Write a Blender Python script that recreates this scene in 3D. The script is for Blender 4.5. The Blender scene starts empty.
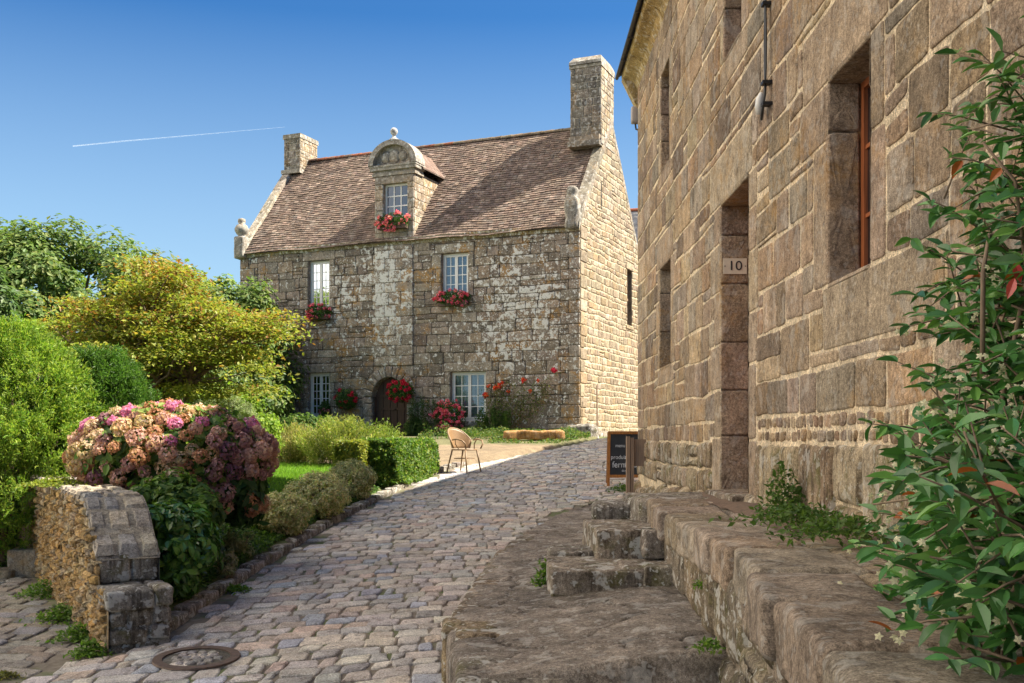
import bpy, bmesh, math, random
import numpy as np
from mathutils import Vector, noise, Matrix
random.seed(7); rng = np.random.default_rng(7)
R = math.radians; PI = math.pi
scene = bpy.context.scene
C = scene.collection
BASE = {}

# ------------------------------------------------------------------ mesh builder
def V3(p): return np.array(p, dtype=float)
class MB:
    def __init__(s, lfun=None): s.v = []; s.f = []; s.c = []; s.m = []; s.n = 0; s.alpha = .4; s.lfun = lfun
    def add(s, verts, faces, col=(.5, .5, .5), mi=0):
        o = s.n
        verts = np.asarray(verts, dtype=float).reshape(-1, 3)
        s.v.append(verts); s.n += len(verts)
        col = np.asarray(col, dtype=float)
        if col.ndim == 1: col = np.tile(col[:3], (len(verts), 1))
        s.c.append(np.hstack([col[:,:3], np.full((len(verts),1), s.alpha)]))
        s.f.extend([tuple(i + o for i in f) for f in faces])
        s.m.extend([mi] * len(faces))
    def box(s, lo, hi, col=(.5, .5, .5), mi=0, M=None):
        x0, y0, z0 = lo; x1, y1, z1 = hi
        v = np.array([(x0,y0,z0),(x1,y0,z0),(x1,y1,z0),(x0,y1,z0),(x0,y0,z1),(x1,y0,z1),(x1,y1,z1),(x0,y1,z1)])
        if M is not None: v = np.array([M(*p) for p in v])
        s.add(v, [(0,3,2,1),(4,5,6,7),(0,1,5,4),(1,2,6,5),(2,3,7,6),(3,0,4,7)], col, mi)
    def build(s, name, mats, parent=None, smooth=False, base=None):
        me = bpy.data.meshes.new(name)
        v = np.concatenate(s.v); c = np.concatenate(s.c)
        b = BASE[parent.name] if parent is not None else (V3(base) if base is not None else np.zeros(3))
        me.from_pydata((v - b).tolist(), [], s.f)
        if not isinstance(mats, (list, tuple)): mats = [mats]
        for m in mats: me.materials.append(m)
        if len(mats) > 1: me.polygons.foreach_set('material_index', s.m)
        a = me.color_attributes.new('col', 'FLOAT_COLOR', 'POINT')
        cc = np.ones((len(v), 4)); cc[:, :c.shape[1]] = c
        a.data.foreach_set('color', cc.ravel())
        if smooth: me.polygons.foreach_set('use_smooth', [True] * len(me.polygons))
        me.update()
        o = bpy.data.objects.new(name, me); C.objects.link(o)
        if parent is not None: o.parent = parent
        else: o.location = b
        BASE[o.name] = b
        return o

def thing(name, label, cat, loc=(0, 0, 0), group=None):
    o = bpy.data.objects.new(name, None); C.objects.link(o)
    o.empty_display_size = .2
    o.location = loc; BASE[o.name] = V3(loc)
    o['label'] = label; o['category'] = cat
    if group: o['group'] = group
    return o
def tag(o, label, cat, group=None):
    o['label'] = label; o['category'] = cat
    if group: o['group'] = group
    return o
def struct(o): o['kind'] = 'structure'; return o
def stuff(o): o['kind'] = 'stuff'; return o

def tube(mb, pts, r, n=8, col=(.5,.5,.5), mi=0, caps=True):
    pts = [V3(p) for p in pts]
    if not hasattr(r, '__len__'): r = [r] * len(pts)
    vs = []; fs = []
    ref = None
    for i, p in enumerate(pts):
        t = pts[min(i+1, len(pts)-1)] - pts[max(i-1, 0)]
        t /= (np.linalg.norm(t) + 1e-9)
        if ref is None:
            a = V3((0,0,1)) if abs(t[2]) < .9 else V3((1,0,0))
            ref = np.cross(t, a)
        ref = ref - t * np.dot(ref, t); ref /= (np.linalg.norm(ref)+1e-9)
        b = np.cross(t, ref)
        for k in range(n):
            an = 2*PI*k/n
            vs.append(p + r[i]*(math.cos(an)*ref + math.sin(an)*b))
    for i in range(len(pts)-1):
        for k in range(n):
            fs.append((i*n+k, i*n+(k+1)%n, (i+1)*n+(k+1)%n, (i+1)*n+k))
    if caps:
        fs.append(tuple(range(n-1, -1, -1))); fs.append(tuple((len(pts)-1)*n+k for k in range(n)))
    mb.add(vs, fs, col, mi)

def lathe(mb, prof, center, n=16, col=(.5,.5,.5), mi=0):
    vs = []; fs = []
    for (r, z) in prof:
        for k in range(n):
            a = 2*PI*k/n
            vs.append((center[0]+r*math.cos(a), center[1]+r*math.sin(a), center[2]+z))
    for i in range(len(prof)-1):
        for k in range(n):
            fs.append((i*n+k, i*n+(k+1)%n, (i+1)*n+(k+1)%n, (i+1)*n+k))
    fs.append(tuple(range(n-1,-1,-1))); fs.append(tuple((len(prof)-1)*n+k for k in range(n)))
    mb.add(vs, fs, col, mi)

# rough, rounded stone block (subdivided box)
_rt = {}
def rock_template(n):
    if n not in _rt:
        bm = bmesh.new(); bmesh.ops.create_cube(bm, size=2)
        bmesh.ops.subdivide_edges(bm, edges=bm.edges[:], cuts=n, use_grid_fill=True)
        _rt[n] = (np.array([v.co[:] for v in bm.verts]), [tuple(v.index for v in f.verts) for f in bm.faces])
        bm.free()
    return _rt[n]
def rock(mb, c, size, rot=0, amp=.02, rad=.05, n=7, col=(.3,.27,.23), mi=0, fr=3., M=None):
    t, fs = rock_template(n)
    h = np.array(size)/2.
    # denser rows near the edges
    p = np.sign(t)*(np.abs(t)**.7)
    p = p*h
    rr = min(rad, h.min()*.95)
    inner = np.clip(p, -(h-rr), h-rr)
    d = p-inner
    L = np.linalg.norm(d, axis=1, keepdims=True)
    p = np.where(L > 1e-6, inner + d/np.maximum(L, 1e-9)*np.minimum(L, rr), p)
    ca, sa = math.cos(rot), math.sin(rot)
    q = np.stack([p[:,0]*ca-p[:,1]*sa, p[:,0]*sa+p[:,1]*ca, p[:,2]], 1)+np.array(c)
    out = np.empty_like(q)
    for i, a in enumerate(q):
        nv = noise.noise_vector(Vector(a*fr)); n2 = noise.noise_vector(Vector(a*fr*2.1))
        out[i] = a + amp*np.array(nv[:]) + amp*.4*np.array(n2[:])
    if M is not None: out = np.array([M(*a) for a in out])
    mb.add(out, fs, col, mi)

# ---- masonry: 2D convex pieces laid on a plane, each extruded as a rounded block
def clip_poly(poly, a, b, c):            # keep a*x+b*y<=c
    out = []
    for i in range(len(poly)):
        p, q = poly[i], poly[(i+1) % len(poly)]
        dp, dq = a*p[0]+b*p[1]-c, a*q[0]+b*q[1]-c
        if dp <= 0: out.append(p)
        if (dp < 0 < dq) or (dq < 0 < dp):
            t = dp/(dp-dq); out.append((p[0]+t*(q[0]-p[0]), p[1]+t*(q[1]-p[1])))
    return out
def rect_sub(r, h):
    x0,y0,x1,y1 = r; a0,b0,a1,b1 = h
    if a1 <= x0 or a0 >= x1 or b1 <= y0 or b0 >= y1: return [r]
    o = []
    if y0 < b0: o.append((x0,y0,x1,b0))
    if y1 > b1: o.append((x0,b1,x1,y1))
    ya, yb = max(y0,b0), min(y1,b1)
    if x0 < a0: o.append((x0,ya,a0,yb))
    if x1 > a1: o.append((a1,ya,x1,yb))
    return o
def block(mb, poly, place, h, bev, jit, col, gap, seg=.09, mi=0, cr=.03):
    n = len(poly)
    if n < 3: return
    if mb.lfun: mb.alpha = mb.lfun(poly[0][0], poly[0][1])*random.uniform(.6, 1.3)
    # inset by gap: move every edge inward
    area = sum(poly[i][0]*poly[(i+1)%n][1]-poly[(i+1)%n][0]*poly[i][1] for i in range(n))/2
    if abs(area) < .0012: return
    if area < 0: poly = poly[::-1]
    cx = sum(p[0] for p in poly)/n; cy = sum(p[1] for p in poly)/n
    out = poly[:]
    for i in range(n):
        p, q = poly[i], poly[(i+1)%n]
        dx, dy = q[0]-p[0], q[1]-p[1]; L = math.hypot(dx, dy)
        if L < 1e-5: continue
        a, b = dy/L, -dx/L                      # outward normal (ccw)
        out = clip_poly(out, a, b, a*p[0]+b*p[1]-gap)
        if len(out) < 3: return
    # corner jitter
    pts = [(p[0]+random.uniform(-jit, jit), p[1]+random.uniform(-jit, jit)) for p in out]
    m = len(pts); ring = []
    for i in range(m):
        p0, p1, p2 = pts[i-1], pts[i], pts[(i+1) % m]
        def toward(a, b, d):
            L = math.hypot(b[0]-a[0], b[1]-a[1]); d = min(d, L*.35)
            return (a[0]+(b[0]-a[0])*d/(L+1e-9), a[1]+(b[1]-a[1])*d/(L+1e-9))
        c = cr*random.uniform(.6, 1.4)
        a, b = toward(p1, p0, c), toward(p1, p2, c)
        ring += [a, (p1[0]*.5+(a[0]+b[0])*.25, p1[1]*.5+(a[1]+b[1])*.25), b]
        e = toward(p2, p1, c); L = math.hypot(e[0]-b[0], e[1]-b[1])
        k = int(L/seg)
        for j in range(1, k+1):
            t = j/(k+1)
            ring.append((b[0]+(e[0]-b[0])*t+random.uniform(-jit, jit)*.35, b[1]+(e[1]-b[1])*t+random.uniform(-jit, jit)*.35))
    k = len(ring); V = []
    cx = sum(p[0] for p in ring)/k; cy = sum(p[1] for p in ring)/k
    nr = []
    for i in range(k):
        a, b = ring[i-1], ring[(i+1)%k]
        dx, dy = b[0]-a[0], b[1]-a[1]; L = math.hypot(dx, dy)+1e-9
        nr.append((-dy/L, dx/L))
    for off, hh in ((-.004, -.012), (bev*.18, h*.62), (bev*.95, h)):
        for i in range(k):
            V.append(place(ring[i][0]+nr[i][0]*off, ring[i][1]+nr[i][1]*off, hh+(random.uniform(-.12,.12)*h if hh == h else 0)))
    for i in range(k):
        V.append(place(ring[i][0]*.55+cx*.45, ring[i][1]*.55+cy*.45, h*random.uniform(.95, 1.3)))
    V.append(place(cx, cy, h*1.15))
    F = []
    for r_ in range(3):
        for i in range(k):
            F.append((r_*k+i, r_*k+(i+1)%k, (r_+1)*k+(i+1)%k, (r_+1)*k+i))
    for i in range(k): F.append((3*k+i, 3*k+(i+1)%k, 4*k))
    mb.add(V, F, col, mi)
def pick(cols, var=.12):
    c = np.array(random.choice(cols)); c = c*(1+random.uniform(-var, var))
    return np.clip(c*(1+np.random.uniform(-.03,.03,3)), 0, 1)
np.random.seed(3)
def masonry(mb, place, x0, x1, y0, y1, ch, bw, holes, clips, cols, h=.02, bev=.02, jit=.008, gap=.012, wave=.012, var=.14, seg=.09, cr=.03, split=.12):
    y = y0
    sd = random.uniform(0, 99)
    def warp(p):
        w = wave*noise.noise(Vector((p[0]*.9+sd, p[1]*2.1, 0)))*2
        for hx0, hy0, hx1, hy1 in holes:            # leave joints straight beside openings
            if hx0-.15 < p[0] < hx1+.15 and hy0-.15 < p[1] < hy1+.15: return p
        return (p[0], p[1]+w)
    while y < y1-.02:
        hh = random.uniform(*ch)
        if y+hh > y1-ch[0]*.6: hh = y1-y
        x = x0-random.uniform(0, bw[1])
        while x < x1:
            w = random.uniform(*bw)
            if random.random() < .2: w *= .6
            r = (max(x, x0), y, min(x+w, x1), y+hh)
            rs = [r] if r[2]-r[0] > .03 else []
            if rs and random.random() < split and hh > .2:     # two thin stones in one course
                ym = y+hh*random.uniform(.4,.6); rs = [(r[0],r[1],r[2],ym),(r[0],ym,r[2],r[3])]
            for ho in holes:
                n_ = []
                for q in rs: n_ += rect_sub(q, ho)
                rs = n_
            for q in rs:
                if q[2]-q[0] < .045 or q[3]-q[1] < .045: continue
                pl = [(q[0],q[1]),(q[2],q[1]),(q[2],q[3]),(q[0],q[3])]
                for c in clips:
                    pl = clip_poly(pl, *c)
                    if len(pl) < 3: break
                if len(pl) < 3: continue
                pl = [warp(p) for p in pl]
                block(mb, pl, place, h*random.uniform(.7,1.3), bev, jit, pick(cols, var), gap, seg, cr=cr)
            x += w
        y += hh
def stone(mb, place, q, cols, h=.025, gap=.01, jit=.004, bev=.015, **k):
    block(mb, [(q[0],q[1]),(q[2],q[1]),(q[2],q[3]),(q[0],q[3])], place, h, bev, jit, pick(cols, .1), gap, **k)
def backing(mb, place, x0, x1, y0, y1, holes, depth, col, rcol=None):
    xs = sorted(set([x0,x1]+[v for h in holes for v in (h[0],h[2])])); ys = sorted(set([y0,y1]+[v for h in holes for v in (h[1],h[3])]))
    for i in range(len(xs)-1):
        for j in range(len(ys)-1):
            a,b,c,d = xs[i],ys[j],xs[i+1],ys[j+1]
            mx,my = (a+c)/2,(b+d)/2
            if any(h[0]<mx<h[2] and h[1]<my<h[3] for h in holes): continue
            mb.add([place(a,b,0),place(c,b,0),place(c,d,0),place(a,d,0)], [(0,1,2,3)], col)
    rcol = col if rcol is None else rcol
    for a,b,c,d in holes:
        for (p,q) in (((a,b),(a,d)),((a,d),(c,d)),((c,d),(c,b)),((c,b),(a,b))):
            mb.add([place(p[0],p[1],0),place(q[0],q[1],0),place(q[0],q[1],-depth),place(p[0],p[1],-depth)], [(0,1,2,3)], rcol)

# ------------------------------------------------------------------ leaves
def frame_from(n, spin=None):
    n = n/(np.linalg.norm(n, axis=1, keepdims=True)+1e-9)
    r = rng.normal(size=n.shape) if spin is None else spin
    t = r-n*np.sum(r*n, 1, keepdims=True); t /= (np.linalg.norm(t, axis=1, keepdims=True)+1e-9)
    return n, t, np.cross(n, t)
LQ = (np.array([(0,0,0),(.45,-.5,.08),(1,0,-.05),(.45,.5,.08)]), [(0,1,2,3)])
_s = [(.0,0.12),(.25,.8),(.5,1.),(.78,.62)]
_lv = []
for u_, w_ in _s: _lv += [(u_, -.5*w_, .1*w_), (u_, 0, -.02+0), (u_, .5*w_, .1*w_)]
_lv.append((1,0,0)); _lv = np.array(_lv); _lv[:,2] -= .22*_lv[:,0]**2
LD = (_lv, [(0,1,4,3),(1,2,5,4),(3,4,7,6),(4,5,8,7),(6,7,10,9),(7,8,11,10),(9,10,12),(10,11,12)])
def leaves(mb, pts, nrm, size, aspect, cols, tmpl=LQ, tdir=None, mi=0):
    n, t, b = frame_from(nrm, tdir)
    tv, tf = tmpl
    size = np.asarray(size).reshape(-1, 1, 1) if hasattr(size, '__len__') else size
    P = pts[:,None,:] + size*(t[:,None,:]*tv[None,:,0:1] + b[:,None,:]*tv[None,:,1:2]*aspect + n[:,None,:]*tv[None,:,2:3])
    N, K = P.shape[:2]
    o = mb.n
    mb.v.append(P.reshape(-1,3)); mb.n += N*K
    mb.c.append(np.hstack([np.repeat(cols, K, axis=0), np.ones((N*K,1))]))
    idx = (np.arange(N)*K+o)
    for f in tf:
        mb.f.extend(map(tuple, (idx[:,None]+np.array(f)[None,:]).tolist()))
        mb.m.extend([mi]*N)
def colmix(n, cols, w=None, var=.18):
    cols = np.array(cols); i = rng.choice(len(cols), n, p=w)
    return np.clip(cols[i]*(1+rng.uniform(-var, var, (n,1)))*(1+rng.uniform(-.06,.06,(n,3))), 0, 1)
def rand_dirs(n):
    d = rng.normal(size=(n,3)); return d/np.linalg.norm(d, axis=1, keepdims=True)
def bush(mb, c, rad, n, size, aspect, cols, w=None, clumps=30, cr=.3, fill=.75, tmpl=LQ, up=.3, flat=1., var=.18, floor=None, boxy=None):
    """clumps of leaves through the outer part of an ellipsoid"""
    c = V3(c); rad = V3(rad)
    d = rand_dirs(clumps)
    if boxy: d = np.sign(d)*np.abs(d)**boxy; d /= np.max(np.abs(d), axis=1, keepdims=True)**.7
    rr = rng.uniform(fill, 1., (clumps,1))
    cc = c + d*rad*rr*(1-cr*.4)
    k = rng.integers(0, clumps, n)
    ld = rand_dirs(n)
    crr = cr*rad.mean()*rng.uniform(.7,1.2,(clumps,1))
    off = ld*crr[k]*rng.uniform(.25,1.,(n,1))**.5
    off[:,2] *= flat
    p = cc[k]+off
    out = (p-c)/rad
    nn = ld*.7+out*.5+np.array([0,0,up])+rng.normal(size=(n,3))*.35
    col = colmix(n, cols, w, var)*(1+rng.uniform(-.15,.15,(clumps,1)))[k]
    if floor is not None:
        m = p[:,2] > floor; p, nn, col = p[m], nn[m], col[m]
    leaves(mb, p, nn, size*rng.uniform(.7,1.3,(len(p),1,1)), aspect, np.clip(col,0,1), tmpl)
    return cc

# ------------------------------------------------------------------ materials
def newmat(name):
    m = bpy.data.materials.new(name); m.use_nodes = True
    nt = m.node_tree; b = nt.nodes['Principled BSDF']
    return m, nt, b
def N(nt, t, **k):
    n = nt.nodes.new(t)
    for a, v in k.items():
        if a in n.inputs.keys(): n.inputs[a].default_value = v
        else: setattr(n, a, v)
    return n
def ramp(nt, src, a, b, ca=(0,0,0,1), cb=(1,1,1,1)):
    r = nt.nodes.new('ShaderNodeValToRGB'); r.color_ramp.elements[0].position = a; r.color_ramp.elements[1].position = b
    r.color_ramp.elements[0].color = ca; r.color_ramp.elements[1].color = cb
    nt.links.new(src, r.inputs[0]); return r.outputs[0]
def mixc(nt, fac, a, b, mode='MIX'):
    m = nt.nodes.new('ShaderNodeMix'); m.data_type = 'RGBA'; m.blend_type = mode
    for s, v in ((m.inputs[0], fac), (m.inputs[6], a), (m.inputs[7], b)):
        if isinstance(v, (int, float)): s.default_value = v
        elif isinstance(v, tuple): s.default_value = v if len(v) == 4 else (*v, 1)
        else: nt.links.new(v, s)
    return m.outputs[2]
def mul(nt, a, b):
    m = nt.nodes.new('ShaderNodeMath'); m.operation = 'MULTIPLY'
    for i, v in enumerate((a, b)):
        if isinstance(v, (int, float)): m.inputs[i].default_value = v
        else: nt.links.new(v, m.inputs[i])
    return m.outputs[0]
def noise_n(nt, vec, scale, detail=4, rough=.6, dist=0):
    n = N(nt, 'ShaderNodeTexNoise'); n.inputs['Scale'].default_value = scale; n.inputs['Detail'].default_value = detail
    n.inputs['Roughness'].default_value = rough; n.inputs['Distortion'].default_value = dist
    nt.links.new(vec, n.inputs['Vector']); return n.outputs[0]
def stone_mat(name, lichen=0., orange=0., streak=0., moss=0., mott=.5, bump=.5, fine=60, rough=.9, lcol=(.68,.66,.60), lscale=7, zdark=None, region=None, oregion=None, bdist=.025):
    m, nt, b = newmat(name)
    geo = N(nt, 'ShaderNodeNewGeometry'); pos = geo.outputs['Position']
    at = N(nt, 'ShaderNodeAttribute', attribute_name='col'); col = at.outputs['Color']
    n1 = noise_n(nt, pos, 4.5, 6, .65)
    lo, hi = 1-mott, 1+mott*.8
    col = mixc(nt, 1., col, ramp(nt, n1, .3, .7, (lo,lo,lo*1.0,1), (hi,hi,hi,1)), 'MULTIPLY')
    n2 = noise_n(nt, pos, fine, 3, .7)
    col = mixc(nt, 1., col, ramp(nt, n2, .35, .68, (.62,.6,.58,1), (1.3,1.3,1.3,1)), 'MULTIPLY')
    col = mixc(nt, 1., col, ramp(nt, noise_n(nt, pos, fine*3.4, 2, .6), .38, .62, (.70,.69,.68,1), (1.24,1.24,1.23,1)), 'MULTIPLY')
    col = mixc(nt, mul(nt, ramp(nt, noise_n(nt, pos, fine*2.2, 2, .5), .64, .68), .65), col, (.07,.06,.05))
    # dark weathering blotches
    n3 = noise_n(nt, pos, 11, 5, .7, .4)
    col = mixc(nt, ramp(nt, n3, .52, .66), col, mixc(nt, 1., col, (.55,.52,.5), 'MULTIPLY'))
    if streak > 0:
        mp = N(nt, 'ShaderNodeMapping'); mp.inputs['Scale'].default_value = (9, 9, 1.1); nt.links.new(pos, mp.inputs[0])
        s = noise_n(nt, mp.outputs[0], 1.6, 5, .7)
        col = mixc(nt, mul(nt, ramp(nt, s, .5, .62), streak), col, mixc(nt, 1., col, (.38,.35,.33), 'MULTIPLY'))
        s2 = noise_n(nt, mp.outputs[0], 2.7, 5, .7)
        col = mixc(nt, mul(nt, ramp(nt, s2, .62, .7), streak*.8), col, (.58,.5,.38))
    if moss > 0:
        s = noise_n(nt, pos, 5.5, 6, .75)
        col = mixc(nt, mul(nt, ramp(nt, s, .52, .64), moss), col, (.13,.12,.03))
    if orange > 0:
        s = noise_n(nt, pos, 1.3, 4, .7); s_ = noise_n(nt, pos, 9, 5, .8)
        f = mul(nt, mul(nt, ramp(nt, s, .52, .62), ramp(nt, s_, .42, .58)), orange)
        if oregion: f = mul(nt, f, region_mask(nt, pos, oregion))
        col = mixc(nt, f, col, (.42,.22,.05))
    if lichen > 0:
        s = noise_n(nt, pos, lscale, 3, .55, .3); s_ = noise_n(nt, pos, 38, 4, .7)
        ad = N(nt, 'ShaderNodeMath'); ad.operation = 'MULTIPLY_ADD'; nt.links.new(at.outputs['Alpha'], ad.inputs[0]); ad.inputs[1].default_value = .22; nt.links.new(s, ad.inputs[2])
        f = mul(nt, mul(nt, ramp(nt, ad.outputs[0], .665, .70), ramp(nt, s_, .33, .45)), lichen)
        ad2 = N(nt, 'ShaderNodeMath'); ad2.operation = 'MULTIPLY_ADD'; nt.links.new(at.outputs['Alpha'], ad2.inputs[0]); ad2.inputs[1].default_value = .12; nt.links.new(noise_n(nt, pos, 22, 3, .5, .2), ad2.inputs[2])
        f2 = mul(nt, ramp(nt, ad2.outputs[0], .66, .69), lichen)
        fm = N(nt, 'ShaderNodeMath'); fm.operation = 'MAXIMUM'; nt.links.new(f, fm.inputs[0]); nt.links.new(f2, fm.inputs[1])
        col = mixc(nt, fm.outputs[0], col, (*lcol, 1))
    nt.links.new(col, b.inputs['Base Color'])
    b.inputs['Roughness'].default_value = rough
    try: b.inputs['Specular IOR Level'].default_value = .25
    except Exception: pass
    bn = noise_n(nt, pos, 34, 10, .78)
    bp = N(nt, 'ShaderNodeBump'); bp.inputs['Strength'].default_value = bump; bp.inputs['Distance'].default_value = bdist
    nt.links.new(bn, bp.inputs['Height']); nt.links.new(bp.outputs[0], b.inputs['Normal'])
    return m
def leaf_mat(name, rough=.5, trans=.35, spec=.3):
    m, nt, b = newmat(name)
    at = N(nt, 'ShaderNodeAttribute', attribute_name='col')
    nt.links.new(at.outputs['Color'], b.inputs['Base Color']); b.inputs['Roughness'].default_value = rough
    b.inputs['Specular IOR Level'].default_value = spec
    tr = N(nt, 'ShaderNodeBsdfTranslucent')
    tc = mixc(nt, 1., at.outputs['Color'], (1.15, 1.25, .7), 'MULTIPLY'); nt.links.new(tc, tr.inputs[0])
    ms = N(nt, 'ShaderNodeMixShader'); ms.inputs[0].default_value = trans
    nt.links.new(b.outputs[0], ms.inputs[1]); nt.links.new(tr.outputs[0], ms.inputs[2])
    nt.links.new(ms.outputs[0], nt.nodes['Material Output'].inputs[0])
    return m
def plain(name, col, rough=.6, metal=0., bump=0, bs=40, var=0.):
    m, nt, b = newmat(name)
    b.inputs['Roughness'].default_value = rough; b.inputs['Metallic'].default_value = metal
    geo = N(nt, 'ShaderNodeNewGeometry')
    n1 = noise_n(nt, geo.outputs['Position'], bs*.4, 5, .65)
    c = mixc(nt, ramp(nt, n1, .3, .7), tuple(x*(1-var) for x in col), tuple(min(1,x*(1+var)) for x in col))
    nt.links.new(c, b.inputs['Base Color'])
    if bump:
        bp = N(nt, 'ShaderNodeBump'); bp.inputs['Strength'].default_value = bump; bp.inputs['Distance'].default_value = .01
        nt.links.new(noise_n(nt, geo.outputs['Position'], bs, 6, .7), bp.inputs['Height']); nt.links.new(bp.outputs[0], b.inputs['Normal'])
    return m
def wood_mat(name, col, rough=.6, scale=(30,30,2)):
    m, nt, b = newmat(name)
    geo = N(nt, 'ShaderNodeNewGeometry'); mp = N(nt, 'ShaderNodeMapping'); mp.inputs['Scale'].default_value = scale
    nt.links.new(geo.outputs['Position'], mp.inputs[0]); s = noise_n(nt, mp.outputs[0], 1.5, 6, .7)
    c = mixc(nt, ramp(nt, s, .35, .65), tuple(x*.6 for x in col), tuple(min(1, x*1.25) for x in col))
    nt.links.new(c, b.inputs['Base Color']); b.inputs['Roughness'].default_value = rough
    bp = N(nt, 'ShaderNodeBump'); bp.inputs['Strength'].default_value = .3; bp.inputs['Distance'].default_value = .005
    nt.links.new(s, bp.inputs['Height']); nt.links.new(bp.outputs[0], b.inputs['Normal'])
    return m
M_right = stone_mat('granite_dressed', mott=.38, streak=.3, bump=1., fine=45, lichen=.2, orange=.45)
M_plinth = stone_mat('granite_weathered_base', mott=.5, streak=.95, moss=.75, bump=.9, fine=60, lichen=.35)
M_facade = stone_mat('granite_lichened', mott=.45, streak=.3, bump=.7, fine=45, lichen=1., orange=.85, lscale=6.5)
M_gable = stone_mat('granite_gable', mott=.25, streak=.1, bump=.8, fine=40, lichen=.1)
M_trim = stone_mat('granite_trim', mott=.4, streak=.45, bump=.6, fine=50, lichen=.45, orange=.4, lscale=9)
M_sett = stone_mat('granite_setts', mott=.28, bump=.7, fine=70, rough=.8, lichen=.1)
M_slab = stone_mat('worn_slabs', mott=.55, bump=1., fine=48, lichen=.25, rough=.85, bdist=.025)
M_rough = stone_mat('rough_mossy_stone', mott=.6, streak=.95, moss=.6, bump=1., fine=45, lichen=.6, bdist=.03)
M_rubble = stone_mat('rubble_ochre', mott=.4, streak=.7, moss=.35, orange=.8, bump=1., fine=60, lichen=.15)
M_tile = stone_mat('roof_tiles', mott=.36, bump=.4, fine=30, lichen=.22, lscale=4, lcol=(.42,.38,.32))
M_leaf = leaf_mat('leaf', trans=.45)
M_gloss = leaf_mat('glossy_leaf', rough=.3, trans=.25, spec=.5)
M_petal = leaf_mat('petal', rough=.6, trans=.4, spec=.15)
M_bark = wood_mat('bark', (.20,.14,.09), .9, (20,20,4))
M_white = plain('white_paint', (.78,.76,.70), .45, bump=.1, var=.05)
M_curtain = plain('lace_curtain', (.75,.75,.72), .9, bump=.4, bs=60, var=.25)
M_door = wood_mat('brown_door_wood', (.075,.035,.022), .5)
M_rust = wood_mat('reddish_brown_frame', (.30,.09,.03), .5)
M_dark = plain('dark_interior', (.015,.014,.013), .9)
M_metal = plain('dark_metal', (.03,.028,.027), .5, .6, .2, 60, .3)
M_iron = plain('rusty_iron', (.10,.065,.045), .7, .3, .6, 60, .4)
M_zinc = plain('zinc_gutter', (.07,.06,.055), .5, .5, .2, 30, .3)
M_ceramic = plain('white_ceramic', (.62,.60,.56), .35, var=.15)
M_post = wood_mat('weathered_post_wood', (.30,.20,.13), .7, (60,60,2))
M_board = wood_mat('varnished_orange_wood', (.42,.16,.035), .45, (40,40,6))
M_slate = plain('chalkboard_face', (.028,.030,.034), .6, var=.25, bs=12)
M_chalk = plain('chalk', (.62,.62,.62), .9, var=.2)
M_rattan = wood_mat('rattan', (.23,.135,.06), .5, (60,60,60))
M_plate = plain('enamel_plate', (.66,.58,.43), .4, var=.08)
M_black = plain('black_enamel', (.02,.02,.02), .5)
M_soil = plain('soil', (.13,.085,.055), .95, bump=.8, bs=50, var=.4)
def joint_mat():
    m, nt, b = newmat('joint_dirt_and_moss'); geo = N(nt, 'ShaderNodeNewGeometry'); pos = geo.outputs['Position']
    c = mixc(nt, ramp(nt, noise_n(nt, pos, 12, 5, .7), .3, .7), (.10,.078,.052), (.22,.18,.13))
    c = mixc(nt, mul(nt, ramp(nt, noise_n(nt, pos, 2.2, 5, .75), .50, .60), .8), c, (.085,.115,.025))
    nt.links.new(c, b.inputs['Base Color']); b.inputs['Roughness'].default_value = .95
    return m
M_joint = joint_mat()
M_ground = None
def glass_mat():
    m, nt, b = newmat('window_glass')
    b.inputs['Base Color'].default_value = (.9,.93,.95,1); b.inputs['Roughness'].default_value = .03
    b.inputs['IOR'].default_value = 1.5
    g = N(nt, 'ShaderNodeBsdfGlossy'); g.inputs['Roughness'].default_value = .02
    t = N(nt, 'ShaderNodeBsdfTransparent'); t.inputs[0].default_value = (.80,.84,.86,1)
    f = N(nt, 'ShaderNodeFresnel'); f.inputs[0].default_value = 1.9
    ms = N(nt, 'ShaderNodeMixShader'); nt.links.new(f.outputs[0], ms.inputs[0]); nt.links.new(t.outputs[0], ms.inputs[1]); nt.links.new(g.outputs[0], ms.inputs[2])
    nt.links.new(ms.outputs[0], nt.nodes['Material Output'].inputs[0])
    return m
M_glass = glass_mat()
def darkglass():
    m, nt, b = newmat('dark_glass'); b.inputs['Base Color'].default_value = (.01,.012,.015,1); b.inputs['Roughness'].default_value = .04
    b.inputs['Specular IOR Level'].default_value = .8; return m
M_dglass = darkglass()
def bluewin():
    m, nt, b = newmat('sky_reflecting_glass'); b.inputs['Base Color'].default_value = (.02,.03,.05,1); b.inputs['Roughness'].default_value = .05
    b.inputs['IOR'].default_value = 2.2; return m
M_bglass = bluewin()
def ground_mat():
    m, nt, b = newmat('earth_and_turf')
    geo = N(nt, 'ShaderNodeNewGeometry'); pos = geo.outputs['Position']
    at = N(nt, 'ShaderNodeAttribute', attribute_name='col')
    n1 = noise_n(nt, pos, 3, 6, .7)
    c = mixc(nt, 1., at.outputs['Color'], ramp(nt, n1, .3, .7, (.6,.6,.6,1), (1.35,1.35,1.35,1)), 'MULTIPLY')
    c = mixc(nt, 1., c, ramp(nt, noise_n(nt, pos, 45, 4, .7), .3, .7, (.65,.65,.65,1), (1.3,1.3,1.3,1)), 'MULTIPLY')
    nt.links.new(c, b.inputs['Base Color']); b.inputs['Roughness'].default_value = .95
    bp = N(nt, 'ShaderNodeBump'); bp.inputs['Strength'].default_value = .7; bp.inputs['Distance'].default_value = .03
    nt.links.new(noise_n(nt, pos, 30, 6, .7), bp.inputs['Height']); nt.links.new(bp.outputs[0], b.inputs['Normal'])
    return m
M_ground = ground_mat()

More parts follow.
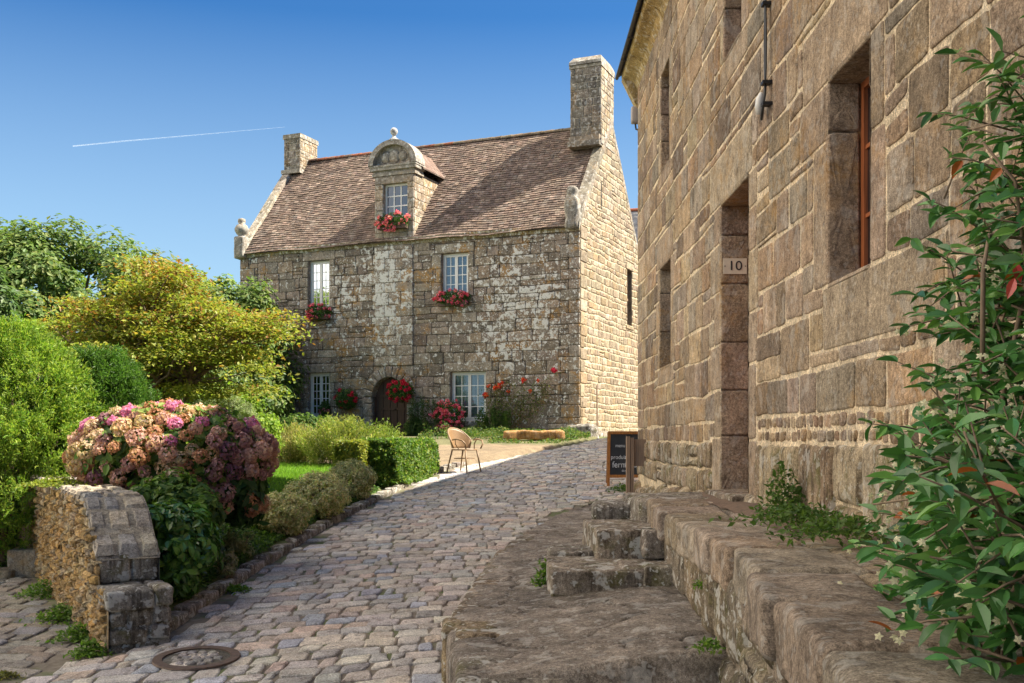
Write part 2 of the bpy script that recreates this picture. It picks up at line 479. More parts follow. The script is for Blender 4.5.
# ------------------------------------------------------------------ ground heights
KP = [(-5,-3.2),(4,-3.0),(7,-2.85),(8.35,-2.69),(10.5,-2.6),(13.8,-2.37),(17,-1.98),(19.2,-1.67),(21.4,-1.25),(23.7,-.27),(26.9,1.2),(29.4,2.16),(31,2.75),(33,4.2),(60,14)]
def K(y):
    return float(np.interp(y, [p[0] for p in KP], [p[1] for p in KP]))
def P(y): return -2.09+.071*min(max(y, -8), 30)
def sm(t): t = min(1, max(0, t)); return t*t*(3-2*t)
WA = (-2.97, 7.8); WT = (-.5, .866); WN = (.866, .5)
def wdist(x, y): return (x-WA[0])*WN[0]+(y-WA[1])*WN[1]
def lowz(x, y): return -1.6+.042*(y-7.8)-.03*max(0, -3.2-x)
def roadz(x, y):
    f = sm((-2.5-x)/.9)*sm((9.5-y)/1.5)
    if y > 8 and wdist(x, y) < .2 and x < -2.6: f = 1
    return P(y)*(1-f)+lowz(x, y)*f
def gardz(x, y):
    t = K(y)-.12-x
    b = P(y)+.06
    top = max(-.62, b)
    return b+sm(t/1.7)*(top-b)
HO = V3((1.99, 31, 0)); HU = V3((-.921, .389, 0)); HW = V3((.389, .921, 0))
def house_sw(x, y):
    d = V3((x, y, 0))-HO; return float(np.dot(d, HU)), float(np.dot(d, HW))
def gz(x, y):
    if x > K(y)-.1 and not (y > 8 and x < -2.6 and wdist(x,y) < .25): return roadz(x, y)-.07
    if wdist(x, y) < .22 and y < 14: return lowz(x, y)-.07
    if y < 7.9: return roadz(x, y)-.07
    return gardz(x, y)
def grid_axis(lo, hi, a, b, st):
    xs = list(np.arange(a, b+1e-6, st)); d = st; x = a
    while x > lo: d *= 1.35; x -= d; xs.insert(0, max(x, lo))
    d = st; x = b
    while x < hi: d *= 1.35; x += d; xs.append(min(x, hi))
    return sorted(set(round(float(v), 4) for v in xs))
mb = MB()
gx = grid_axis(-700, 700, -9, 4, .2); gy = grid_axis(-150, 1500, 0, 36, .25)
vs = []; cl = []
for y in gy:
    for x in gx:
        z = gz(x, y)
        vs.append((x, y, z))
        if z > roadz(x,y)-.065 and x < K(y): c = (.10,.12,.035) if y < 60 else (.08,.11,.04)
        else: c = (.12,.09,.065)
        if 20.3 < y < 31 and -4.2 < x < K(y)+.5: c = (.20,.145,.085) if y < 27.0+.6*noise.noise(Vector((x,y,0))) else (.13,.12,.05)      # gravel forecourt by the house
        cl.append(c)
W_ = len(gx)
fs = [(j*W_+i, j*W_+i+1, (j+1)*W_+i+1, (j+1)*W_+i) for j in range(len(gy)-1) for i in range(W_-1)]
mb.add(vs, fs, np.array(cl))
struct(mb.build('ground', M_ground, smooth=True))

# ------------------------------------------------------------------ cobbled street
settcols = [(.57,.50,.42),(.54,.49,.44),(.60,.53,.44),(.50,.47,.43),(.59,.47,.38),(.45,.46,.49),(.64,.58,.50),(.53,.45,.38),(.42,.39,.36)]
def setts(mb, ymin, ymax, xl, xr, zf, row=.205, wid=.195, skew=.22, cols=settcols, bow=.10):
    y = ymin-2
    while y < ymax+2:
        rh = row*random.uniform(.85, 1.18)*(1 if y < 20 else 1.1)
        x = -9+random.uniform(0,.2)
        while x < 8:
            w = wid*random.choice((.62,.8,.95,1.05,1.2,1.45))*random.uniform(.9,1.1)*(1 if y < 20 else 1.1)
            def wy(xx, yy): return yy+skew*(xx+.8)+bow*math.sin(xx*1.3+yy*.25)+.035*noise.noise(Vector((xx*1.6, yy*1.6, 3)))
            cx, cy = x+w/2, wy(x+w/2, y+rh/2)
            if ymin < cy < ymax and xl(cy) < cx-w*.35 and cx+w*.35 < xr(cy):
                g = .007
                q = [(x+g, y+g), (x+w-g, y+g), (x+w-g, y+rh-g), (x+g, y+rh-g)]
                j = .022
                tilt = random.uniform(-.035,.035); tilt2 = random.uniform(-.035,.035); dz = random.uniform(-.006,.007)
                sl = .18*(cy-12)/12 if cy > 10 else 0
                def pl(a, b, h): 
                    yy = wy(a, b); xx = a+sl*(b-y)
                    return (xx, yy, zf(xx, yy)+h+dz+(a-cx)*tilt+(b-(y+rh/2))*tilt2-.017)
                block(mb, q, pl, .017, .013, j, pick(cols, .16), .0, seg=.09, cr=.025)
            x += w
        y += rh
def PL(y):          # left edge of the raised slab platform (street's right edge)
    return float(np.interp(y, [3,5.5,7,10.5,12.5,14.8,16.2,16.5,17], [-.30,-.30,-.42,-.17,.15,.60,1.2,2.3,6.5]))
mb = MB()
# bed of dirt between the stones
def bed(mb, xs_of, y0, y1, zf, col, dy=.3, n=14, off=-.014):
    rows = []
    y = y0
    while y <= y1+1e-6:
        a, b = xs_of(y)
        rows.append([(a+(b-a)*i/n, y, zf(a+(b-a)*i/n, y)+off) for i in range(n+1)]); y += dy
    v = [p for r in rows for p in r]; k = n+1
    mb.add(v, [(j*k+i, j*k+i+1, (j+1)*k+i+1, (j+1)*k+i) for j in range(len(rows)-1) for i in range(n)], col, 1)
def rl(y): return K(y) if y > 8.05 else (-2.95 if y > 7.75 else -3.35)
bed(mb, lambda y: (rl(y), PL(y)+.05 if y < 16.4 else 6.5), 3.5, 34, roadz, (.16,.135,.10))
setts(mb, 3.6, 33, rl, lambda y: PL(y)+.03 if y < 16.4 else 6.5, roadz)
struct(mb.build('cobbled_street', [M_sett, M_joint]))
mb = MB()
def ll(y): return -8.2
def lr(y):
    if y < 7.85: return -3.35+.0*y
    return WA[0]+(y-WA[1])*WT[0]/WT[1]-.03
bed(mb, lambda y: (ll(y), lr(y)+.02), 3.5, 12.2, lambda x,y: roadz(x,y)+.002, (.11,.09,.06))
setts(mb, 3.6, 12.1, ll, lr, lambda x,y: roadz(x,y)+.002, row=.2, wid=.24, skew=-.15, cols=[(.30,.26,.21),(.27,.24,.20),(.33,.29,.24),(.26,.25,.24),(.31,.25,.19)])
struct(mb.build('lower_street', [M_sett, M_joint]))

# kerb stones along the garden
mb = MB(); y = 8.35
while y < 22:
    L = random.uniform(.35,.6); ym = y+L/2
    a = math.atan2(L, K(y+L)-K(y))
    rock(mb, (K(ym)-.07, ym, P(ym)-.01), (L*.97/abs(math.sin(a)), .15, .17), a, .012, .03, 5, pick([(.32,.28,.24),(.28,.25,.21),(.36,.32,.27)]))
    y += L
struct(mb.build('kerb', M_rough, smooth=True))

# manhole cover flush in the street
mh = thing('manhole_cover', 'round cast iron manhole cover filled with small stones in the cobbles', 'manhole', (-2.24, 7.53, P(7.53)))
def mhp(x, y, h): return (-2.24+x, 7.53+y, roadz(-2.24+x, 7.53+y)+h)
mb = MB(); v = []; n = 40
for r_, h_ in ((.235,.006),(.235,.016),(.30,.016),(.305,.004)):
    v += [mhp(r_*math.cos(2*PI*k/n), r_*math.sin(2*PI*k/n), h_) for k in range(n)]
mb.add(v, [(j*n+k, j*n+(k+1)%n, (j+1)*n+(k+1)%n, (j+1)*n+k) for j in range(3) for k in range(n)])
mb.build('rim', M_iron, mh)
mb = MB(); v = [mhp(.236*math.cos(2*PI*k/n), .236*math.sin(2*PI*k/n), .004) for k in range(n)]
mb.add(v, [tuple(range(n))], (.1,.09,.07))
for i in range(-3, 4):
    for j in range(-3, 4):
        x0, y0 = i*.075+(.03 if j % 2 else 0), j*.07
        if math.hypot(abs(x0)+.03, abs(y0)+.03) < .215:
            block(mb, [(x0-.035,y0-.033),(x0+.035,y0-.033),(x0+.035,y0+.033),(x0-.035,y0+.033)], lambda a,b,h: mhp(a,b,h+.004), .012, .01, .006, pick([(.33,.30,.27),(.28,.26,.25)]), .004, cr=.015)
mb.build('stone_infill', M_sett, mh)

# ------------------------------------------------------------------ right-hand building (long granite wall facing the street)
X0 = 1.95
rb = thing('granite_building', 'tall long granite building along the right of the street with pale mortar joints', 'building', (X0, 8, -.5))
rp = lambda u, v, h: (X0-h, u, v)
W_near = (5.76, .95, 6.54, 2.21); Dr = (8.72, -.5, 9.89, 2.19); W_far = (13.0, .93, 13.97, 2.25)
U_far = (13.12, 3.48, 13.87, 4.76); U_mid = (9.0, 3.47, 9.73, 4.76); U_near = (5.2, 3.47, 6.0, 4.76)
W_b = (1.5,.95,2.3,2.21)
ops = [W_near, Dr, W_far, U_far, U_mid, U_near, W_b]
rc = [(.43,.32,.215),(.40,.30,.21),(.32,.235,.16),(.46,.35,.235),(.26,.19,.135),(.41,.28,.175),(.40,.325,.245),(.48,.35,.215),(.36,.285,.215)]
rc2 = [(.47,.36,.25),(.44,.335,.235),(.40,.305,.215)]
MORT = (.88,.72,.50)
mb = MB()
backing(mb, rp, -4, 16.4, -1.3, 5.5, ops, .32, MORT, (.2,.15,.1))
# end walls and back
mb.add([(X0,16.4,-1.3),(9,16.4,-1.3),(9,16.4,5.5),(5.5,16.4,8.3),(X0,16.4,5.5)], [(0,1,2,3,4)], MORT)
mb.add([(X0,-4,-1.8),(9,-4,-1.8),(9,-4,5.5),(5.5,-4,8.3),(X0,-4,5.5)], [(0,1,2,3,4)], MORT)
mb.add([(9,-4,-1.8),(9,16.4,-1.8),(9,16.4,5.5),(9,-4,5.5)], [(0,1,2,3)], MORT)
res = list(ops)
S = []      # dressed surround stones: (y0,z0,y1,z1)
def lint(o, a, b, t=.42): S.append((o[0]-a, o[3], o[2]+b, o[3]+t))
lint(W_near, .28, .55, .44); lint(Dr, .12, .55, .46); lint(W_far, .2, .25, .4); lint(U_far,.15,.2,.35); lint(U_mid,.2,.3,.4); lint(U_near,.2,.3,.4); lint(W_b,.2,.3,.4)
def sill(o, a, b, t=.33): S.append((o[0]-a, o[1]-t, o[2]+b, o[1]))
sill(W_near, 1.0, .1, .40); sill(W_far, .2, .2, .22); sill(U_far,.15,.2,.2); sill(U_mid,.25,.2,.25); sill(U_near,.2,.2,.25); sill(W_b,.2,.2,.25)
def jambs(o, hs, near, far):
    for side, ws in ((0, near), (1, far)):
        z = o[1]; 
        for k, (hh, w) in enumerate(zip(hs[side], ws)):
            z2 = min(z+hh, o[3])
            if side == 0: S.append((o[0]-w, z, o[0], z2))
            else: S.append((o[2], z, o[2]+w, z2))
            z = z2
jambs(W_near, ([.72,.6],[.9,.4]), (.24,.22), (.30,.62))
jambs(Dr, ([.5,.62,.42,.5,.35,.4],[.52,.45,.42,.5,.45,.4]), (.28,.26,.3,.34,.28,.3), (.42,.3,.5,.32,.5,.34))
jambs(W_far, ([.5,.4,.5],[.45,.45,.5]), (.3,.2,.3), (.2,.35,.2))
jambs(U_far, ([.5,.4,.5],[.45,.45,.5]), (.3,.2,.3), (.2,.35,.2))
jambs(U_mid, ([.5,.4,.5],[.45,.45,.5]), (.3,.2,.3), (.2,.35,.2))
jambs(U_near, ([.5,.4,.5],[.45,.45,.5]), (.3,.2,.3), (.2,.35,.2))
jambs(W_b, ([.5,.4,.5],[.45,.45,.5]), (.3,.2,.3), (.2,.35,.2))
for q in S: stone(mb, rp, q, rc2, .008, .011, .005, .010, seg=.12)
holes = ops+S
masonry(mb, rp, -1, 16.38, .17, 5.5, (.27,.40), (.35,.80), holes, [], rc, .009, .012, .013, .0125, .022, .26, split=.05, cr=.03)
# band of small stones, then big footing blocks, under the window
masonry(mb, rp, -1, 8.4, -.02, .17, (.085,.1), (.08,.2), holes, [], rc, .009, .012, .012, .013, .012, .2, split=0, cr=.03)
masonry(mb, rp, 10.2, 16.38, -.02, .17, (.19,.19), (.3,.6), holes, [], rc, .007, .012, .01, .013, .012, .2, split=0)
# reveals faced with stone, course by course
for o in ops:
    z = o[1]
    while z < o[3]-.02:
        hh = random.uniform(.32,.55) if o is not W_near else (.95 if z < 1.0 else .4)
        z2 = min(z+hh, o[3]); 
        if o[3]-z2 < .15: z2 = o[3]
        for yy, sg in ((o[2], -1), (o[0], 1)):
            pl = (lambda yy, sg: lambda a, b, h: (X0-.012+a, yy+sg*h, b))(yy, sg)
            rd = .28 if o is Dr else .21
            block(mb, [(0,z),(rd,z),(rd,z2),(0,z2)], pl, .016, .012, .003, pick(rc2,.15)*.92, .006)
        z = z2
    # lintel soffit
    block(mb, [(0,o[0]),(.27,o[0]),(.27,o[2]),(0,o[2])], lambda a,b,h: (X0-.012+a, b, o[3]-h), .014, .01, .003, pick(rc2,.1), .004)
    block(mb, [(0,o[0]),(.27,o[0]),(.27,o[2]),(0,o[2])], lambda a,b,h: (X0-.012+a, b, o[1]+h), .014, .01, .003, pick(rc2,.1), .004)
mb.build('wall', M_right, rb)
# plinth of weathered, bulging footing stones
mb = MB()
pc = [(.36,.28,.18),(.40,.31,.20),(.30,.22,.14),(.43,.34,.24)]
masonry(mb, rp, -1, 8.42, -.62, -.02, (.42,.6), (.35,.62), holes, [], pc, .035, .035, .02, .012, .02, .2, cr=.05, split=.2)
mbf = MB()
masonry(mbf, rp, 10.25, 16.38, -.55, -.02, (.24,.3), (.3,.6), holes, [], pc, .03, .03, .015, .012, .02, .2, cr=.05, split=.1)
for i in range(17):
    u_ = 10.1+i*.38
    rock(mbf, (X0+.06, u_, -.72-.12*random.random()-.01*i), (.34,.45,.5+.1*random.random()), 0, .05, .1, 6, pick(pc))
for i in range(26):
    u_ = -.5+i*.36
    if 8.5 < u_ < 9.9: continue
    rock(mb if u_ < 9 else mbf, (X0+.09, u_, -.58), (.28,.42,.26+.1*random.random()), 0, .035, .08, 5, pick(pc))
mb.build('plinth', M_plinth, rb, smooth=True); mbf.build('plinth', M_plinth, rb, smooth=True)
# cornice cove below the roof edge
mb = MB(); prof = [(X0+.02,5.36),(X0-.03,5.46),(X0-.06,5.52),(X0-.13,5.57),(X0-.215,5.61),(X0-.24,5.65),(X0-.24,5.70),(X0+.05,5.72)]
y = -4
while y < 16.35:
    L = min(random.uniform(.6,1.1), 16.62-y)
    a, b = y+.004, y+L-.004
    k = len(prof); j = random.uniform(-.006,.006)
    v = [(p[0]+j, a, p[1]) for p in prof]+[(p[0]+j, b, p[1]) for p in prof]
    mb.add(v, [(i, i+1, k+i+1, k+i) for i in range(k-1)]+[tuple(range(k)), tuple(range(2*k-1, k-1, -1))], pick([(.50,.37,.17),(.54,.41,.20),(.44,.31,.13)], .12))
    y += L
    if 16.62-y < .3: y = 20
# corbel that carries the cornice at the corner
v = [(X0,16.42,5.14),(X0-.235,16.42,5.62),(X0+.1,16.42,5.62),(X0,16.62,5.14),(X0-.235,16.62,5.62),(X0+.1,16.62,5.62)]
mb.add(v, [(0,1,2),(3,5,4),(0,3,4,1),(1,4,5,2)], (.48,.37,.18))
mb.build('cornice', M_trim, rb)
mb = MB()
for X_, Z_, X2, Z2 in ((X0-.30,5.70,5.5,8.42),(9.3,5.50,5.5,8.42)):
    for d_ in (0, .05):
        mb.add([(X_,-4.2,Z_+d_),(X_,16.75,Z_+d_),(X2,16.75,Z2+d_),(X2,-4.2,Z2+d_)], [(0,1,2,3)], (.10,.10,.11))
    mb.add([(X_,-4.2,Z_),(X_,16.75,Z_),(X_,16.75,Z_+.05),(X_,-4.2,Z_+.05)], [(0,1,2,3)], (.08,.08,.08))
    mb.add([(X_,16.75,Z_),(X2,16.75,Z2),(X2,16.75,Z2+.05),(X_,16.75,Z_+.05)], [(0,1,2,3)], (.08,.08,.08))
mb.build('roof', M_tile, rb)
mb = MB()
tube(mb, [(X0-.30,-4.2,5.69),(X0-.30,16.68,5.69)], .028, 10)
for yy in np.arange(.5, 16.5, .9): mb.box((X0-.325, yy, 5.655), (X0-.20, yy+.02, 5.665))
mb.build('gutter', M_zinc, rb)
def rwin(o, label=None):
    w = MB(); d0, d1 = X0+.20, X0+.26
    y0, z0, y1, z1 = o; t = .06
    w.box((d0,y0,z0),(d1,y0+t,z1)); w.box((d0,y1-t,z0),(d1,y1,z1)); w.box((d0,y0+t,z1-t),(d1,y1-t,z1)); w.box((d0,y0+t,z0),(d1,y1-t,z0+t))
    ym = (y0+y1)/2; w.box((d0+.005,ym-.03,z0+t),(d1-.005,ym+.03,z1-t))
    for k in (1,2):
        zz = z0+(z1-z0)*k/3; w.box((d0+.012,y0+t,zz-.012),(d1-.012,y1-t,zz+.012))
    p = w.build('window', M_rust, rb)
    g = MB(); g.box((d0+.025,y0+t-.01,z0+t-.01),(d0+.03,y1-t+.01,z1-t+.01)); g.build('pane', M_dglass, p)
for o in (W_near, W_far, U_far, U_mid, U_near, W_b): rwin(o)
# plank door in the deep doorway
d = MB(); 
for k in range(7):
    a = Dr[0]+.04+k*(1.09/7); d.box((X0+.28,a+.003,-.5),(X0+.33,a+1.09/7-.003,2.15))
for zz in (.1,1.5): d.box((X0+.265,Dr[0]+.08,zz),(X0+.28,Dr[2]-.08,zz+.1))
dr = d.build('door', M_rust, rb)
h = MB(); tube(h, [(X0+.28,Dr[0]+.16,.6),(X0+.22,Dr[0]+.16,.6),(X0+.22,Dr[0]+.30,.6)], .012, 8); h.build('handle', M_metal, dr)
d = MB(); rock(d, (X0+.1, (Dr[0]+Dr[2])/2, -.52), (.5,1.3,.13), 0, .012, .03, 7, (.3,.24,.18)); d.build('threshold', M_rough, rb, smooth=True)

# number plate on the doorway's far jamb
np_ = thing('number_plate', 'small cream enamel plate with number 10 in the doorway', 'house number', (X0+.135, 9.865, 1.6))
mb = MB(); mb.box((X0+.015,9.858,1.545),(X0+.235,9.866,1.69)); mb.build('plate', M_plate, np_)
def text_mesh(txt, size, fn, name, mat, parent, extrude=.0015):
    cu = bpy.data.curves.new('txt', 'FONT'); cu.body = txt; cu.size = size; cu.align_x = 'CENTER'; cu.align_y = 'CENTER'; cu.extrude = extrude
    o = bpy.data.objects.new('txt', cu); C.objects.link(o)
    dg = bpy.context.evaluated_depsgraph_get(); dg.update()
    me = bpy.data.meshes.new_from_object(o.evaluated_get(dg))
    m_ = MB(); m_.add([fn(*v.co) for v in me.vertices], [tuple(p.vertices) for p in me.polygons])
    bpy.data.objects.remove(o); bpy.data.curves.remove(cu); bpy.data.meshes.remove(me)
    return m_.build(name, mat, parent)
text_mesh('10', .125, lambda x,y,z: (X0+.125+x*1.1, 9.855-z, 1.617+y), 'digits', M_black, np_)
mb = MB()
for xx in (.03,.22): lathe(mb, [(.004,-.004),(.006,0),(.004,.004)], (X0+xx, 9.855, 1.617), 8)
mb.build('screw', M_metal, np_)

# cable with insulator on the wall
cb = thing('wall_cable', 'black twin cable clipped down the granite wall to an insulator', 'cable', (X0-.05, 7.95, 2.5))
mb = MB()
for s_ in (-1, 1):
    tube(mb, [(X0-.05, 7.95+s_*.006, 5.6),(X0-.05, 7.95+s_*.006, 3.28),(X0-.05, 7.95+s_*.02, 3.05),(X0-.05, 7.95+s_*.016, 2.8),(X0-.05, 7.95+s_*.006, 2.72),(X0-.05,7.95,2.66)], .008, 6)
tube(mb, [(X0-.05,7.95,2.66),(X0-.06,7.93,2.58),(X0-.07,7.96,2.47),(X0-.06,8.03,2.43),(X0-.05,8.06,2.49),(X0-.05,8.04,2.55)], .011, 6)
mb.build('cable', M_black, cb, smooth=True)
for zz in (4.3,3.27,2.68,2.52):
    m_ = MB(); m_.box((X0-.075,7.92,zz-.012),(X0+.0,7.99,zz+.012)); m_.build('clip', M_metal, cb)
m_ = MB(); tube(m_, [(X0-.07,7.99,2.62),(X0-.075,8.01,2.58),(X0-.075,8.03,2.53),(X0-.075,8.045,2.47)], [.012,.032,.034,.022], 12); m_.build('insulator', M_ceramic, cb, smooth=True)

# small box high on the far corner
bx = thing('junction_box', 'small grey box bracketed high on the far corner of the granite building', 'junction box', (X0-.03, 16.5, 4.9))
mb = MB(); rock(mb, (X0-.03,16.52,5.06), (.13,.12,.26), 0, .0, .02, 3); mb.build('casing', plain('grey_plastic',(.36,.31,.28),.5,var=.1), bx, smooth=True)
mb = MB(); tube(mb, [(X0-.03,16.5,4.92),(X0-.02,16.5,4.84),(X0+.02,16.42,4.80)], .015, 6); mb.build('bracket', M_metal, bx)

# ------------------------------------------------------------------ terrace with retaining wall, steps, slab platform
TZ = -.52
rw = thing('terrace_wall', 'low rough stone terrace wall with broad worn coping below the granite building', 'wall', (1.2, 5, -1.2))
mb = MB()
cc_ = [(.34,.275,.205),(.29,.235,.175),(.38,.31,.235),(.33,.255,.175)]
y = 1.2
Xe = lambda y: float(np.interp(y, [1,2.7,3.7,5,7,9.2], [.72,.80,.92,1.04,1.13,1.17]))
while y < 9.2:
    L = random.uniform(.55,.95)
    if 9.3-(y+L) < .4: L = 9.3-y
    x0 = Xe(y+L/2)
    w1 = random.uniform(.42,.5)
    rock(mb, (x0+w1/2+random.uniform(-.05,.03), y+L/2, TZ-.118+random.uniform(-.024,.010)), (w1, L-.022, .23), math.atan2(Xe(y)-Xe(y+L), L)+random.uniform(-.06,.06), .016, .035, 26, pick(cc_,.22), fr=5)
    y2 = y
    rock(mb, (x0+w1+.28, y+L/2, TZ-.125), (.55, L-.015, .22), 0, .012, .03, 9, pick(cc_)*.95, fr=3)
    y += L
mb.build('coping', M_slab, rw, smooth=True)
mb = MB()
def fp(u, v, h): return (Xe(u)+.05-h, u, v)
mb.add([fp(a, z, 0) for a in np.arange(1, 9.4, .4) for z in (-1.5, -.6)], [(2*i,2*i+2,2*i+3,2*i+1) for i in range(20)], (.40,.33,.25))
masonry(mb, fp, 1, 9.2, -1.35, -.66, (.24,.38), (.35,.7), [], [], [(.30,.24,.17),(.27,.21,.14),(.34,.28,.20),(.24,.20,.15)], .04, .045, .025, .014, .03, .2, cr=.06, split=.1)
mb.build('face', M_rough, rw, smooth=True)
mb = MB()
v = []; nx, ny = 12, 60
for j in range(ny):
    for i in range(nx):
        yy = 1+(10.4-1)*j/(ny-1); xx = Xe(yy)+.5+(2.05-Xe(yy)-.5)*i/(nx-1)
        v.append((xx, yy, TZ-.03+.05*sm((xx-1.55)/.3)+.018*noise.noise(Vector((xx*4,yy*4,0)))))
mb.add(v, [(j*nx+i,j*nx+i+1,(j+1)*nx+i+1,(j+1)*nx+i) for j in range(ny-1) for i in range(nx-1)])
mb.build('terrace_soil', M_soil, rw, smooth=True)
# end stones of the terrace towards the street
mb = MB()
rock(mb, (1.50,9.75,-.66),(.85,.9,.30),.08,.03,.08,9,(.30,.26,.21))
rock(mb, (1.6,10.5,-.78),(.7,.9,.34),-.05,.03,.08,9,(.27,.23,.18))
rock(mb, (1.05,9.95,-.68),(.62,.42,.22),-.05,.025,.07,9,(.30,.27,.23))
mb.build('end_stone', M_rough, rw, smooth=True)

st = thing('stone_steps', 'rough mossy stone steps rising from the slab platform to the terrace', 'steps', (.8, 8.4, -1.15))
mb = MB(); rock(mb, (.66,8.12,-1.035),(.78,1.0,.19),.02,.009,.016,20,(.33,.275,.215),fr=9)
rock(mb, (.62,8.85,-1.00),(.62,.55,.2),.02,.014,.03,12,(.25,.215,.175),fr=7); mb.build('step', M_rough, st, smooth=True)
mb = MB(); rock(mb, (.95,8.95,-.84),(.60,1.15,.26),.03,.010,.018,20,(.33,.27,.205),fr=9); mb.build('step', M_rough, st, smooth=True)
mb = MB()
for c_, s_ in (((1.10,7.70,-.985),(.3,.22,.16)),((1.13,8.25,-.80),(.24,.3,.22)),((1.0,7.95,-1.02),(.4,.6,.2)),((.75,8.4,-1.1),(.9,1.4,.14)),((1.12,7.72,-1.12),(.22,.3,.14))): rock(mb, c_, s_, 0, .016, .025, 9, pick([(.30,.25,.20),(.34,.28,.22)]), fr=8)
mb.build('packing_stone', M_rough, st, smooth=True)

pf = thing('slab_platform', 'raised platform of worn dark stone slabs at the right edge of the street', 'platform', (.3, 8, -1.4))
mb = MB()
def plz(x, y): 
    e = float(np.interp(y, [5,7,10,15,16.4], [-1.24,-1.20,-1.14,-1.035,-.95]))
    return e+.15*sm((x-PL(y))/(1.5))*float(np.interp(y,[9,13],[1,0]))
nx, ny = 70, 420
v = []; cl = []
yy0, yy1 = 5.35, 16.35
for j in range(ny):
    yy = yy0+(yy1-yy0)*(j/(ny-1))**1.25
    e0 = PL(yy); e0 += .05*noise.noise(Vector((yy*2.3, 0, 5)))+.03*noise.noise(Vector((yy*7, 0, 5)))
    e1 = max(Xe(yy)+.12 if yy < 9 else 1.5, e0+.15)
    if yy > 10: e1 = 2.1
    for i in range(nx):
        if i == 0: xx, dz = e0, -.5
        elif i == 1: xx, dz = e0-.004, -.10
        elif i == 2: xx, dz = e0+.004, -.03
        else:
            xx = e0+.02+(e1-e0-.02)*((i-3)/(nx-4)); dz = -.012*max(0, 1-(i-3)/2)
        vx = Vector((xx*1.1+.25*noise.noise(Vector((xx*2,yy*2,1))), yy*1.0+.25*noise.noise(Vector((xx*2,yy*2,7))), 0))
        dist, pts_ = noise.voronoi(vx*1.25)
        e = dist[1]-dist[0]
        cell = noise.noise(pts_[0]*13.7+Vector((.37,.71,.13)))
        gr = -.018*math.exp(-(e/.014)**2)
        rid = noise.noise(Vector((xx*2.2, yy*9+xx*2, 2)))*.012+noise.noise(Vector((xx*9, yy*24, 2)))*.007+noise.noise(Vector((xx*3, yy*3, 9)))*.012
        z = plz(xx, yy)+dz+gr+rid+cell*.014
        if yy < 5.45: z -= (5.45-yy)*4
        if i == 0: z = -1.9+.05*(yy-5)
        v.append((xx, yy, z))
        c0 = np.array((.25,.21,.17))*(1+cell*.5)
        cl.append(c0*(.5 if e < .012 else 1))
mb.add(v, [(j*nx+i,j*nx+i+1,(j+1)*nx+i+1,(j+1)*nx+i) for j in range(ny-1) for i in range(nx-1)], np.array(cl))
mb.add([(-.32,5.35,-1.9),(1.3,5.35,-1.9),(1.3,5.35,-1.6),(-.32,5.35,-1.6)], [(0,1,2,3)], (.3,.25,.2))
mb.build('slab_surface', M_slab, pf, smooth=True)
mb = MB()
rock(mb, (-.13,6.75,-1.40),(.5,.55,.42),.1,.02,.05,12,(.33,.25,.16),fr=4); rock(mb, (0,5.75,-1.43),(.62,.75,.42),0,.02,.05,12,(.30,.26,.21),fr=4)
rock(mb, (-.36,6.98,-1.41),(.2,.5,.42),.05,.02,.04,9,(.33,.25,.15),fr=4)
for yy in np.arange(7.6, 12.6, .62): rock(mb, (PL(yy)+.09, yy, roadz(PL(yy),yy)+.0), (.24,.60,2*(plz(PL(yy),yy)-roadz(0,yy))+.0), .06-.13, .015,.04,7,pick(cc_),fr=4)
mb.build('edge_stone', M_rough, pf, smooth=True)

# ------------------------------------------------------------------ left rubble wall with stepped pier
lw = thing('rubble_wall', 'leaning rubble retaining wall covered in ochre lichen with stepped stone end', 'wall', (-3.2, 8.2, -1.6))
def wtop(t): return float(np.interp(t, [0,.42,.45,.62,.85,1.1,5.5], [-1.10,-1.10,-.86,-.80,-.60,-.48,-.43]))
def lp(t, v, h): return (WA[0]+WT[0]*t-WN[0]*h, WA[1]+WT[1]*t-WN[1]*h, v)
mb = MB()
cs = [(.50,.31,.11),(.44,.28,.11),(.54,.37,.16),(.36,.24,.11),(.54,.42,.24),(.40,.31,.19)]
t = .03
ts = np.arange(0, 5.3, .1)
mb.add([lp(a, z, 0) for a in ts for z in (-1.9, wtop(a)-.03)], [(2*i,2*i+2,2*i+3,2*i+1) for i in range(len(ts)-1)], (.2,.15,.09))
zc = -1.75
while zc < -.44:
    hh = random.uniform(.035,.095); t = .02+random.uniform(0,.1)
    while t < 5.2:
        w = random.uniform(.06,.22); 
        if zc+hh*.6 < wtop(t+w/2)-.02:
            hx = random.uniform(.02,.05)
            top = min(zc+hh, wtop(t+w*.5)-.01)
            block(mb, [(t,zc),(t+w,zc+random.uniform(-.015,.015)),(t+w,top),(t,top+random.uniform(-.012,.012))], lp, hx, .02, .012, pick(cs,.2), .005, seg=.07, cr=.02)
        t += w
    zc += hh
mb.build('rubble_face', M_rubble, lw)
mb = MB()
